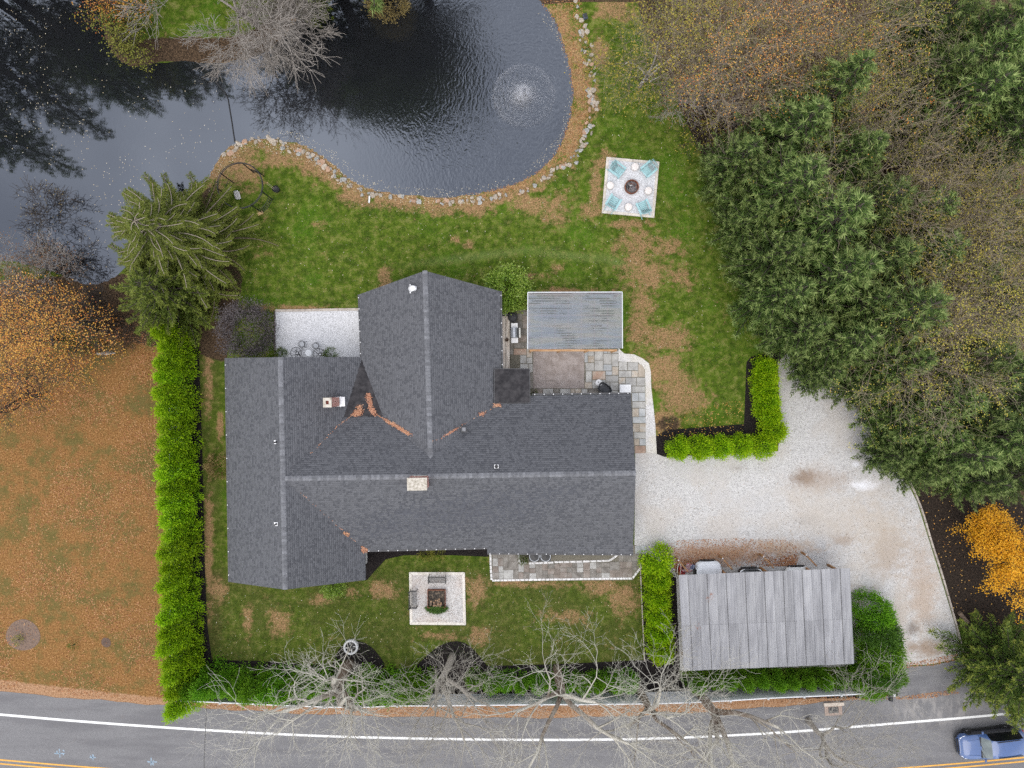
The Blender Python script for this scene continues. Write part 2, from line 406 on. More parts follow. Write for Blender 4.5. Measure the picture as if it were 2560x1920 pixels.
def asphalt():
    m, nt, bs = nodes('asphalt'); g = gcoord(nt)
    c = ramp(nt, sstep(nt, noise(nt, g, 30, 3, .8), .2, .8), [(.085, .084, .086), (.165, .162, .164), (.26, .255, .255)])
    c = mixc(nt, math_(nt, 'MULTIPLY', sstep(nt, noise(nt, vscale(nt, g, (.25, 1.6, 1)), .8, 4), .42, .68), .55), c, (.11, .107, .112))
    c = mixc(nt, math_(nt, 'MULTIPLY', sstep(nt, noise(nt, g, 1.7, 5, .7), .55, .75), .35), c, (.17, .15, .14))
    # pale gravel dust dragged out by tyres at the driveway mouth
    dx, dy = W(2330, 1770)
    mp = new(nt, 'ShaderNodeMapping'); mp.inputs['Location'].default_value = (-dx, -dy, 0); nt.links.new(g, mp.inputs[0])
    ln = new(nt, 'ShaderNodeVectorMath', operation='LENGTH'); nt.links.new(vscale(nt, mp.outputs[0], (.22, .55, 1)), ln.inputs[0])
    dm = math_(nt, 'MULTIPLY', sstep(nt, ln.outputs['Value'], 1.1, .1), sstep(nt, noise(nt, vscale(nt, g, (1.2, .5, 1)), 1.6, 4), .4, .65))
    c = mixc(nt, math_(nt, 'MULTIPLY', dm, .7), c, (.33, .31, .29))
    nt.links.new(c, bs.inputs['Base Color']); bs.inputs['Roughness'].default_value = .9; bs.inputs['Specular IOR Level'].default_value = .25
    return m
ASPH = asphalt()
# north edge wobbles where sand and leaves lie over it
ed = []
for p, ty in zip(wl, range(len(wl))):
    px = p[0]/S+1280
    e = np.interp(px, [-700, 0, 380, 640, 1000, 1280, 1700, 1920, 2230, 2450, 2560, 3200], [2.0, 1.71, 1.66, 1.62, 1.60, 1.62, 1.78, 1.95, 2.05, 2.0, 1.9, 1.8])
    ed.append(e+.05*math.sin(px*.031)+.04*math.sin(px*.083))
t = np.gradient(wl, axis=0); t /= np.linalg.norm(t, axis=1)[:, None]; nrm = np.stack([-t[:, 1], t[:, 0]], 1)
if nrm[75, 1] < 0: nrm = -nrm
V, F = strip(wl+nrm*np.array(ed)[:, None], wl-nrm*8.6, .012)
obj('road', np_mesh('road', V, F, ASPH), kind='structure')
PAINT_W = M('white_road_paint', [(.62, .62, .6), (.8, .8, .78)], 9, .7); PAINT_Y = M('yellow_road_paint', [(.55, .27, .03), (.68, .37, .07)], 7, .7)
PAINT_B = M('blue_survey_paint', [(.16, .19, .22), (.30, .42, .52)], 14, .8)
TAR = M('crack_tar', [(.012, .012, .013), (.03, .03, .03)], 8, .5)
roadpaint = lambda nm, d0, d1, mat: obj(nm, np_mesh(nm, *strip(wl+nrm*d0, wl+nrm*d1, .017), mat), kind='structure')
roadpaint('edge_line', .085, -.085, PAINT_W); roadpaint('centre_line', -3.33, -3.44, PAINT_Y); roadpaint('centre_line', -3.62, -3.73, PAINT_Y)
roadpaint('edge_line', -7.05, -7.2, PAINT_W)
mb = MB()
for (x0, y0, x1, y1) in [(516, 1772, 515, 1800), (515, 1800, 513, 1842), (513, 1842, 510, 1905), (510, 1905, 512, 1960)]:
    mb.bar(W3(x0, y0, .014), W3(x1, y1, .014), .045, .006)
mb.build('tar_seam', TAR, kind='structure')
for cx, cy, r in [(150, 1884, 16), (232, 1894, 10), (378, 1905, 13)]:
    mb = MB()
    for k in range(4):
        a = k*math.pi/2+random.uniform(-.15, .15); d = r*random.uniform(.7, 1.2)
        mb.bar(W3(cx, cy, .015), W3(cx+d*math.cos(a), cy+d*math.sin(a)*.8, .015), .07, .004)
    for k in range(5): mb.box(W3(cx+random.uniform(-r, r)*.6, cy+random.uniform(-r, r)*.5, .0153), (.16, .07, .003), random.random()*3)
    mb.build('survey_mark', PAINT_B, kind='structure')

# ================================================================ GRAVEL, MULCH, APRON
def gravel(name, base, speck, stains=(), speck_amt=.5, tint=None):
    m, nt, bs = nodes(name); g = gcoord(nt)
    v = new(nt, 'ShaderNodeTexVoronoi'); v.inputs['Scale'].default_value = 16; nt.links.new(g, v.inputs['Vector'])
    sep = new(nt, 'ShaderNodeSeparateColor'); nt.links.new(v.outputs['Color'], sep.inputs[0])
    c = ramp(nt, sep.outputs[0], [tuple(x*.72 for x in base), base, tuple(min(.88, x*1.12) for x in base)])
    c = mixc(nt, math_(nt, 'MULTIPLY', sstep(nt, noise(nt, g, 7, 4, .8), .57, .68), speck_amt), c, speck)
    if tint: c = mixc(nt, math_(nt, 'MULTIPLY', sstep(nt, noise(nt, g, .35, 4, .6), .42, .66), .6), c, tint)
    wob = math_(nt, 'MULTIPLY', math_(nt, 'SUBTRACT', noise(nt, g, 1.3, 5, .75), .5), 2.0) if stains else None
    for (px, py, rx, ry, col, amt) in stains:
        x, y = W(px, py); mp = new(nt, 'ShaderNodeMapping'); mp.inputs['Location'].default_value = (-x/(rx*S), -y/(ry*S), 0); mp.inputs['Scale'].default_value = (1/(rx*S), 1/(ry*S), 0)
        nt.links.new(g, mp.inputs[0]); ln = new(nt, 'ShaderNodeVectorMath', operation='LENGTH'); nt.links.new(mp.outputs[0], ln.inputs[0])
        d = math_(nt, 'ADD', ln.outputs['Value'], wob)
        c = mixc(nt, math_(nt, 'MULTIPLY', sstep(nt, d, 1.15, .1), amt), c, col)
    nt.links.new(c, bs.inputs['Base Color']); bs.inputs['Roughness'].default_value = .95; bs.inputs['Specular IOR Level'].default_value = .15
    b = bump(nt, v.outputs['Distance'], bs, .6, .03)
    return m
BR = (.28, .20, .14); GR = (.34, .32, .30); TAN = (.40, .28, .18); WH = (.72, .72, .74)
DRIVE = gravel('driveway_gravel', (.50, .49, .475), (.13, .12, .115), [
    (2010, 1195, 45, 30, (.20, .14, .10), .8), (2060, 1200, 90, 40, BR, .5), (2020, 1300, 50, 18, GR, .6), (2110, 1350, 40, 20, BR, .6), (2100, 1500, 130, 60, TAN, .35),
    (1800, 1385, 230, 36, (.33, .18, .09), .85), (1960, 1370, 110, 30, TAN, .6), (2220, 1380, 60, 80, BR, .5), (2310, 1500, 40, 110, (.42, .32, .24), .6), (2280, 1570, 24, 22, (.17, .14, .12), .8), (2320, 1620, 80, 30, BR, .8),
    (2200, 1330, 110, 110, (.42, .36, .29), .55), (2300, 1440, 50, 150, (.38, .31, .25), .6), (2250, 1530, 26, 130, (.44, .38, .32), .6), (2060, 1280, 150, 90, (.45, .40, .34), .5), (1750, 1180, 160, 40, (.45, .43, .41), .4), (2160, 1212, 42, 16, WH, .9), (2140, 1160, 14, 8, WH, .9), (1840, 1170, 30, 10, GR, .6), (1790, 1240, 60, 30, (.46, .45, .44), .5), (1880, 1260, 80, 40, (.45, .44, .43), .4), (2150, 1000, 90, 60, (.40, .38, .37), .5), (2150, 1090, 80, 60, (.5, .49, .48), .5)],
    .7, (.46, .42, .375))
PATIO_G = gravel('white_gravel', (.62, .62, .63), (.25, .24, .23), (), .25)
FRONT_G = gravel('front_gravel', (.55, .53, .505), (.24, .14, .10), (), .75, (.52, .44, .38))
FIRE_G = gravel('firepit_gravel', (.62, .625, .645), (.33, .34, .37), (), .5)
MULCH = M('mulch', [(.010, .008, .007), (.028, .021, .016), (.055, .04, .03)], 10, .95, 6, bmp=.9, spec=.1)
DMULCH = M('fresh_mulch', [(.006, .005, .006), (.016, .013, .013), (.04, .034, .03)], 12, .95, 6, bmp=.9, spec=.1)
def sheet(name, pts, z, mat, th=.03, **k):
    mb = MB(); mb.prism(WP(pts), z-th, z); return mb.build(name, mat, kind='structure', **k)
sheet('driveway', [(1588, 1130), (1640, 1134), (1660, 1142), (1945, 1128), (1950, 1060), (1944, 905), (1965, 885), (1990, 872), (2012, 882), (2095, 960), (2165, 1050), (2232, 1135), (2292, 1255), (2350, 1440), (2386, 1560), (2402, 1632),
                   (2400, 1645), (2330, 1660), (2250, 1664), (2238, 1660), (2232, 1670), (2225, 1680), (2140, 1680), (2136, 1665), (1700, 1676), (1690, 1440), (1650, 1410), (1600, 1366), (1586, 1362)], .03, DRIVE)
sheet('driveway_apron', [(2246, 1667), (2330, 1663), (2400, 1648), (2440, 1650), (2470, 1700), (2440, 1728), (2380, 1734), (2310, 1742), (2244, 1744)], .022, ASPH)
sheet('gravel_patio', [(689, 775), (900, 771), (902, 905), (689, 905)], .05, PATIO_G)
sheet('white_gravel_strip', [(1546, 870), (1560, 884), (1585, 886), (1606, 896), (1622, 908), (1627, 930), (1628, 970), (1634, 1020), (1638, 1060), (1642, 1138), (1614, 1138), (1614, 1050), (1613, 960), (1612, 924), (1596, 906), (1546, 904)], .024, gravel('edge_gravel', (.6, .59, .58), (.25, .18, .1), (), .5, (.55, .5, .4)))
# mulch beds
sheet('mulch_bed', [(1690, 228), (1695, 262), (1733, 342), (1773, 432), (1818, 512), (1863, 602), (1910, 702), (1953, 800), (2000, 800), (1970, 700), (1950, 600), (1920, 500), (1900, 420), (1870, 330), (1800, 250), (1740, 215)], .012, MULCH)
sheet('mulch_bed', [(2236, 1128), (2296, 1250), (2354, 1440), (2392, 1560), (2440, 1600), (2560, 1560), (2600, 1300), (2500, 1180), (2380, 1150), (2300, 1120)], .012, MULCH)
sheet('mulch_bed', smooth_poly([(835, 1650), (850, 1615), (885, 1600), (920, 1608), (950, 1640), (968, 1672), (900, 1690), (880, 1730), (840, 1730), (820, 1690)]), .012, DMULCH)
sheet('mulch_bed', smooth_poly([(1030, 1675), (1065, 1640), (1100, 1612), (1140, 1600), (1175, 1612), (1210, 1655), (1225, 1672), (1200, 1690), (1195, 1735), (1120, 1735), (1080, 1690)]), .012, DMULCH)
sheet('mulch_bed', [(478, 820), (496, 826), (500, 960), (506, 1130), (512, 1400), (518, 1560), (530, 1650), (640, 1652), (760, 1660), (960, 1672), (1400, 1660), (1610, 1650), (1604, 1380), (1690, 1440), (1700, 1690), (2240, 1690), (2245, 1745), (1000, 1752), (440, 1745), (470, 1500), (455, 1100)], .008, DMULCH)
sheet('mulch_bed', [(912, 1370), (1220, 1364), (1222, 1392), (1130, 1388), (1010, 1388), (965, 1398), (935, 1430), (918, 1450), (906, 1450)], .012, DMULCH)
sheet('mulch_bed', [(1300, 1375), (1318, 1375), (1318, 1404), (1300, 1405)], .012, DMULCH)
sheet('mulch_bed', [(1321, 1375), (1550, 1370), (1540, 1388), (1520, 1400), (1400, 1402), (1321, 1406)], .013, DMULCH)
sheet('mulch_bed', [(1640, 1090), (1665, 1075), (1860, 1060), (1866, 905), (1880, 890), (1960, 880), (1960, 1135), (1650, 1142), (1638, 1130)], .01, DMULCH)
sheet('mulch_ring', smooth_poly([(12, 1585), (30, 1555), (62, 1545), (92, 1562), (105, 1595), (85, 1622), (50, 1628), (20, 1612)]), .012, M('ring_mulch', [(.09, .06, .045), (.16, .11, .085), (.2, .13, .08)], 9, .95, bmp=.6))
sheet('mulch_ring', smooth_poly([(253, 1600), (262, 1592), (276, 1598), (278, 1614), (266, 1620), (254, 1612)]), .012, M('ring_soil', [(.07, .045, .035), (.13, .085, .06)], 9, .95, bmp=.6))
# long kerbs and edgings
TIMBER = M('weathered_timber', [(.30, .26, .22), (.42, .37, .32), (.5, .45, .39)], 3, .85, stretch=(1, 1, 1), bmp=.3, objrand=.1)
EDGE_D = M('dark_edging', [(.05, .04, .035), (.12, .10, .085)], 6, .8)
WSTONE = M('white_cobble', [(.55, .53, .5), (.72, .70, .68), (.8, .79, .77)], 8, .85, bmp=.4, objrand=.1)
drive_edge = empty('driveway_edging', W3(2290, 1250, 0), label='weathered timber edging between gravel driveway and east mulch bed', cat='edging')
def local(o, p): return (p[0]-o.location.x, p[1]-o.location.y, p[2]-o.location.z)
E_ = spline([(1990, 868), (2095, 957), (2168, 1046), (2236, 1132), (2296, 1252), (2330, 1360), (2356, 1440), (2390, 1560), (2408, 1630)], 26)
for i in range(len(E_)-1):
    mb = MB(); a, b = E_[i], E_[i+1]
    mb.bar(local(drive_edge, W3(*(a+(b-a)*.02), .06)), local(drive_edge, W3(*(b-(b-a)*.02), .06)), .11, .14); mb.build('timber', TIMBER if i > 8 else EDGE_D, drive_edge)
bed_edge = empty('lawn_edging', W3(1602, 1500, 0), label='thin white edging between front lawn and carport hedge', cat='edging')
for i in range(7):
    a, b = (1600+i*1.6, 1404+i*36), (1601.4+i*1.6, 1404+i*36+33)
    MB().bar(local(bed_edge, W3(*a, .04)), local(bed_edge, W3(*b, .04)), .07, .1).build('edging_board', TIMBER, bed_edge)
# square gravel terraces with flat edging boards
def square(name, corners, gm, em, label, z=.05, inset=.2):
    P = [Vector((*W(*c), 0)) for c in corners]; n = 4
    cen = sum(P, Vector())/4
    root = empty(name, cen, label=label, cat='edging')
    inn = []
    for i in range(4):
        d0 = (P[i]-P[i-1]).normalized(); d1 = (P[(i+1) % 4]-P[i]).normalized()
        inn.append(P[i]-d0*inset+d1*inset)
    sheet2 = MB(); sheet2.prism([tuple(p[:2]) for p in inn], .0, z); sheet2.build('gravel_square', gm, kind='structure')
    for i in range(4):
        a, b = P[i], P[(i+1) % 4]; ia, ib = inn[i], inn[(i+1) % 4]
        for k in range(2):
            q = [a.lerp(b, k*.5+.003), a.lerp(b, k*.5+.497), ia.lerp(ib, k*.5+.497), ia.lerp(ib, k*.5+.003)]
            mb = MB(); mb.prism([tuple((p-cen)[:2]) for p in q], 0, z+.03); mb.build('edging_board', em, root)
    return root
CREAM = M('cream_edging', [(.55, .50, .43), (.66, .61, .54), (.74, .70, .63)], 4, .85, bmp=.25, objrand=.06)
CREAM2 = M('pale_stone_edging', [(.47, .42, .37), (.58, .53, .47), (.66, .61, .55)], 4, .85, bmp=.25, objrand=.08)
square('firepit_edging', [(1516, 393), (1648, 405), (1635, 545), (1504, 533)], FIRE_G, CREAM2, 'pale board edging round the square gravel firepit terrace')
square('front_edging', [(1023, 1430), (1162, 1430), (1165, 1562), (1025, 1561)], FRONT_G, CREAM, 'cream board edging round the front gravel square with benches')
pe = empty('patio_edging', W3(790, 775, 0), label='weathered boards edging the north side of white gravel patio', cat='edging')
for x0, x1, y0, y1 in [(689, 780, 776.5, 775.5), (781, 900, 775, 773)]:
    MB().bar(local(pe, W3(x0, y0, .06)), local(pe, W3(x1, y1, .06)), .17, .12).build('edging_board', TIMBER, pe)
MB().bar(local(pe, W3(687, 777, .06)), local(pe, W3(687, 900, .06)), .1, .12).build('edging_board', EDGE_D, pe)

# ================================================================ FLAGSTONES
FLAG_BASE = M('joint_sand', [(.13, .12, .09), (.2, .18, .14)], 8, .95)
FL = [M('bluestone_grey', [(.30, .29, .27), (.38, .37, .345), (.45, .44, .41)], 2.2, .8, 5, objrand=.12), M('bluestone_blue', [(.33, .345, .345), (.39, .40, .40), (.45, .455, .45)], 2.2, .8, 5, objrand=.1),
      M('bluestone_tan', [(.34, .29, .23), (.42, .36, .29), (.42, .40, .36)], 2.2, .8, 5, objrand=.1), M('bluestone_rust', [(.28, .19, .14), (.39, .27, .2), (.40, .34, .28)], 1.8, .8, 5, objrand=.1),
      M('bluestone_dark', [(.15, .135, .115), (.22, .20, .175), (.29, .27, .24)], 2.0, .8, 5, objrand=.14), M('bluestone_brown', [(.17, .14, .115), (.235, .195, .165), (.29, .26, .23)], 2.0, .8, 5, objrand=.12)]
def flag(parent, x0, y0, x1, y1, mi, z=.05, g=.45):
    mb = MB(); a = W(x0+g, y1-g); b = W(x1-g, y0+g); j = .008
    q = [(a[0]+random.uniform(-j, j), a[1]+random.uniform(-j, j)), (b[0]+random.uniform(-j, j), a[1]+random.uniform(-j, j)),
         (b[0]+random.uniform(-j, j), b[1]+random.uniform(-j, j)), (a[0]+random.uniform(-j, j), b[1]+random.uniform(-j, j))]
    mb.prism(q, .0, z+random.uniform(-.004, .006)); mb.build('flagstone', FL[mi], parent)
patio = sheet('flagstone_patio', [(1258, 775), (1326, 775), (1326, 872), (1545, 872), (1546, 905), (1596, 906), (1611, 924), (1613, 1000), (1615, 1134), (1586, 1134), (1576, 984), (1262, 990), (1258, 920)], .028, FLAG_BASE)
k = 3.732; T6 = lambda *r: (1300+r[0]/k, 860+r[1]/k, 1300+r[2]/k, 860+r[3]/k)
for u0, v0, u1, v1, mi in [(600, 62, 632, 172, 1), (633, 62, 692, 112, 0), (633, 113, 692, 172, 2), (610, 175, 692, 250, 0), (694, 66, 774, 150, 0), (694, 152, 774, 250, 0), (776, 88, 856, 187, 0), (776, 189, 856, 250, 1),
        (858, 88, 917, 210, 0), (858, 211, 917, 290, 2), (776, 62, 815, 87, 1), (817, 62, 917, 87, 0), (612, 253, 670, 355, 0), (675, 253, 796, 333, 3), (797, 253, 857, 292, 1), (797, 294, 918, 354, 0), (920, 166, 1000, 247, 0),
        (1001, 170, 1101, 247, 0), (920, 250, 1040, 310, 0), (1042, 250, 1100, 310, 2), (920, 313, 982, 372, 2), (984, 313, 1085, 390, 0), (1087, 313, 1166, 390, 0), (602, 357, 672, 415, 2), (674, 336, 795, 415, 0),
        (797, 357, 838, 415, 0), (840, 357, 918, 435, 0), (920, 374, 982, 470, 0), (984, 392, 1041, 470, 0), (1043, 394, 1167, 452, 0), (1043, 454, 1105, 535, 1), (1107, 454, 1167, 535, 1), (1047, 537, 1168, 597, 0), (1047, 600, 1107, 678, 2), (1109, 600, 1168, 678, 1),
        (1050, 680, 1172, 738, 1), (1052, 740, 1110, 820, 2), (1112, 740, 1174, 820, 2), (1062, 822, 1174, 882, 0), (1066, 884, 1112, 945, 2), (1114, 884, 1174, 945, 1), (1070, 948, 1172, 1020, 3), (125, 418, 210, 470, 5), (212, 418, 310, 470, 0), (312, 418, 370, 470, 4), (372, 418, 470, 470, 0), (472, 418, 512, 470, 2),
        (514, 418, 570, 470, 2), (572, 418, 630, 470, 0), (632, 418, 737, 470, 4), (739, 418, 838, 470, 0), (840, 437, 918, 470, 0), (62, 48, 115, 125, 2), (0, 105, 60, 182, 0), (62, 127, 115, 182, 0), (0, 185, 80, 235, 0), (82, 185, 118, 265, 0), (90, 267, 120, 340, 4), (90, 342, 120, 416, 4)]:
    flag(patio, *T6(u0, v0, u1, v1), mi)
mb = MB(); mb.prism(WP([(1595.6, 910), (1604, 912), (1609, 920), (1611.5, 930), (1611.5, 942), (1595.6, 942)]), 0, .052); mb.build('flagstone', FL[2], patio)
k4 = 11.06
for u0, v0, u1, v1, mi in [(815, 490, 945, 665, 4), (955, 430, 1090, 540, 4), (955, 550, 1090, 905, 5), (815, 680, 945, 905, 4), (860, 915, 1090, 1085, 4), (830, 1095, 1065, 1270, 5), (710, 1290, 1000, 1440, 4), (1005, 1290, 1090, 1440, 4), (600, 1290, 695, 1440, 4),
        (600, 1440, 695, 1630, 4), (710, 1455, 1065, 1630, 3), (600, 490, 810, 665, 4), (600, 680, 810, 905, 4), (600, 915, 855, 1085, 4), (600, 1095, 825, 1285, 4)]:
    flag(patio, 1220+u0/k4, 740+v0/k4, 1220+u1/k4, 740+v1/k4, mi)
def slabmat():
    m, nt, bs = nodes('stamped_slab'); g = gcoord(nt)
    c = ramp(nt, sstep(nt, noise(nt, g, 1.5, 5, .65), .3, .7), [(.27, .225, .20), (.34, .29, .265), (.40, .35, .325)])
    c = mixc(nt, math_(nt, 'MULTIPLY', sstep(nt, noise(nt, g, 14, 3, .8), .52, .7), .5), c, (.19, .16, .14))
    nt.links.new(c, bs.inputs['Base Color']); bs.inputs['Roughness'].default_value = .9; bump(nt, noise(nt, g, 30, 3), bs, .3, .01); return m
SLAB = slabmat(); gx0, gy0, gx1, gy1 = 1333, 872, 1460.5, 971
rows = [872, 890, 914, 936, 952, 971]
for r in range(5):
    cuts = [1333]+sorted(random.sample(range(1350, 1450, 14), 3))+[1460.5]
    for i in range(4): flag(patio, cuts[i], rows[r], cuts[i+1], rows[r+1], 0, .046, .12); bpy.data.objects[patio.children[-1].name].data.materials[0] = SLAB
# front walk
walk = sheet('front_walk', [(1226, 1380), (1600, 1362), (1618, 1375), (1604, 1420), (1581, 1450), (1230, 1453)], .028, FLAG_BASE)
def ashlar(parent, x0, y0, x1, y1, mats, mn=11, mx_=26):
    """random rectangular slabs by splitting"""
    def split(a, b, c, d):
        w, h = c-a, d-b
        if (w > mx_ or h > mx_) or (max(w, h) > 1.5*mn and random.random() < .35 and min(w, h) > 12):
            if w >= h:
                if w < 2*mn: return [(a, b, c, d)]
                m_ = random.uniform(a+mn, c-mn); return split(a, b, m_, d)+split(m_, b, c, d)
            if h < 2*mn: return [(a, b, c, d)]
            m_ = random.uniform(b+mn, d-mn); return split(a, b, c, m_)+split(a, m_, c, d)
        return [(a, b, c, d)]
    for r in split(x0, y0, x1, y1): flag(parent, *r, random.choice(mats), .048, .35)
ashlar(walk, 1231.5, 1383, 1296, 1447, [4, 4, 0, 5, 4]); ashlar(walk, 1296, 1409, 1400, 1447, [4, 0, 4, 5, 0], 11, 24); ashlar(walk, 1400, 1406, 1524, 1446, [4, 5, 5, 0, 4], 11, 24)
ashlar(walk, 1524, 1404, 1580, 1444, [5, 4, 5]); ashlar(walk, 1546, 1384, 1600, 1404, [4, 5, 4]); ashlar(walk, 1587, 1364, 1616, 1384, [2, 0, 0, 1]); ashlar(walk, 1580, 1404, 1592, 1424, [4])
def cobbles(parent, pts, n, z=.075):
    P = spline(pts, n+1)
    for i in range(n):
        a, b = Vector(W3(*P[i], z/2)), Vector(W3(*P[i+1], z/2)); d = b-a; L = d.length*.9
        MB().box((0, 0, 0), (L, .15, z), bev=.02).build('cobble', WSTONE, parent, (a+b)/2, math.atan2(d.y, d.x))
cobbles(walk, [(1226, 1385), (1227, 1418), (1229, 1450)], 7); cobbles(walk, [(1230, 1451), (1350, 1449), (1480, 1447), (1580, 1446)], 38); cobbles(walk, [(1582, 1445), (1603, 1417)], 4)
cobbles(walk, [(1297, 1388), (1299, 1406)], 2); cobbles(walk, [(1299, 1407), (1318, 1407)], 2); cobbles(walk, [(1386, 1405), (1440, 1404), (1505, 1402), (1522, 1401), (1535, 1394), (1547, 1384)], 20); cobbles(walk, [(1322, 1408), (1384, 1406)], 7)

# ================================================================ POND EDGE STONES
ROCK = [M('pale_rock', [(.30, .25, .19), (.42, .36, .29), (.50, .46, .40)], 3, .9, 5, world=False, bmp=.5, objrand=.15), M('grey_rock', [(.24, .24, .22), (.34, .34, .32), (.44, .43, .41)], 3, .9, 5, world=False, bmp=.5, objrand=.15), M('rusty_rock', [(.36, .22, .14), (.46, .32, .23)], 3, .9, 5, world=False, bmp=.5, objrand=.15)]
def rock_mesh(seed):
    r = np.random.default_rng(seed); V = []; F = []
    n = 8
    for j, (s_, z) in enumerate([(.82, -.25), (1, .05), (.86, .34), (.45, .5)]):
        for i in range(n):
            a = 2*math.pi*i/n; q = s_*(1+.18*r.standard_normal())
            cx = math.copysign(abs(math.cos(a))**.7, math.cos(a)); cy = math.copysign(abs(math.sin(a))**.7, math.sin(a))
            V.append((.5*q*cx, .5*q*cy, z+.05*r.standard_normal()))
    for j in range(3):
        for i in range(n): F.append((j*n+i, j*n+(i+1) % n, (j+1)*n+(i+1) % n, (j+1)*n+i))
    F.append(tuple(range(3*n, 4*n)))
    me = bpy.data.meshes.new('stone'); me.from_pydata(V, [], F); return me
RM = []
for i in range(9):
    b = rock_mesh(50+i); b.materials.append(ROCK[[0, 0, 1, 0, 1, 2, 0, 1, 0][i]]); RM.append(b)
bank = sheet('pond_bank', smooth_poly([(1440, 20), (1475, 20), (1480, 60), (1440, 60)], 1), .003, EDGE_D) if 0 else None
edging = empty('pond_edging', W3(1180, 500), label='band of loose pale fieldstones edging the lawn side of pond', cat='stones')
pathR = spline([(1446, -6), (1456, 60), (1467, 115), (1478, 170), (1484, 230), (1481, 290), (1470, 345), (1440, 392), (1395, 422), (1350, 455), (1300, 480), (1240, 492), (1180, 499), (1120, 502), (1060, 500), (1000, 493), (930, 484), (888, 470), (855, 450),
                (828, 428), (800, 404), (770, 386), (725, 371), (692, 352), (645, 346), (604, 353), (575, 374), (552, 392)], 400)
nr = 0
for i in range(0, 400, 2):
    for rep in range(2):
        if random.random() < ((.75 if rep else .45) if i > 130 else (.5 if rep else .25)): continue
        p = pathR[i]+np.array([random.uniform(-12, 9), random.uniform(-9, 9)])*(1.15 if i < 130 else .9)
        x, y = W(*p); L = random.uniform(.16, .42)*(1.5 if random.random() < .2 else 1)
        o = obj('stone', random.choice(RM), edging); o.location = local(edging, (x, y, gz1(x, y)+.03))
        asp = random.uniform(.5, .9); o.scale = (L, L*asp, random.uniform(.16, .3)); o.rotation_euler = (random.uniform(-.15, .15), random.uniform(-.15, .15), random.uniform(0, 6.28)); nr += 1
# ================================================================ HOUSE
HROT = math.radians(1.0); HC = Vector((-6, -3, 0))
house = empty('house', HC, HROT, label='low grey-shingled house with three gabled wings', cat='house')
hinv = Matrix.Rotation(-HROT, 4, 'Z') @ Matrix.Translation(-HC)
def HL(x, y, z=0): return hinv @ Vector((x, y, z))
def hp(px, py, z): return hinv @ Vector(W3(px, py, z))
def shingle_mat():
    m, nt, bs = nodes('asphalt_shingle'); g = gcoord(nt)
    a = new(nt, 'ShaderNodeAttribute', attribute_name='rnd').outputs['Fac']
    c = ramp(nt, a, [(0, (.076, .078, .086)), (.30, (.09, .092, .10)), (.42, (.106, .108, .116)), (1, (.124, .126, .135))])
    c = mixc(nt, math_(nt, 'MULTIPLY', sstep(nt, noise(nt, g, .5, 3), .4, .7), .12), c, (.09, .092, .1))
    c = mixc(nt, math_(nt, 'MULTIPLY', sstep(nt, noise(nt, g, 45, 2, .8), .5, .8), .35), c, (.21, .22, .235))
    nt.links.new(c, bs.inputs['Base Color']); bs.inputs['Roughness'].default_value = .9; bs.inputs['Specular IOR Level'].default_value = .25
    return m
SHINGLE = shingle_mat(); DECK = M('roof_deck', [(.05, .052, .06), (.08, .083, .094)], 4, .9)
CAP = M('ridge_shingle', [(.115, .117, .127), (.145, .148, .158), (.17, .173, .183)], 6, .9, objrand=.24)
SIDING = M('white_siding', [(.58, .57, .55), (.68, .67, .65)], 2, .7, stretch=(1, 1, 14)); TRIM = M('white_trim', [(.66, .66, .66), (.76, .76, .76)], 3, .5)
DARKMET = M('dark_gutter', [(.03, .03, .032), (.06, .06, .065)], 5, .5); GLASS = M('window_glass', [(.02, .025, .03), (.05, .06, .07)], .8, .06, spec=.6, bmp=0)
BRICK = M('chimney_brick', [(.34, .15, .12), (.42, .22, .18), (.48, .30, .26)], 6, .9, bmp=.4, objrand=.2); STONECAP = M('chimney_cap', [(.27, .24, .19), (.42, .385, .32), (.52, .48, .42)], 6, .9, bmp=.4)
MEMBR = M('roof_membrane', [(.022, .021, .023), (.038, .036, .038), (.055, .052, .054)], 2.5, .9, 6, spec=.15)
WOODB = M('pale_plank', [(.48, .40, .33), (.60, .53, .45), (.68, .62, .54)], 2, .8, stretch=(4, .6, 1), objrand=.06)
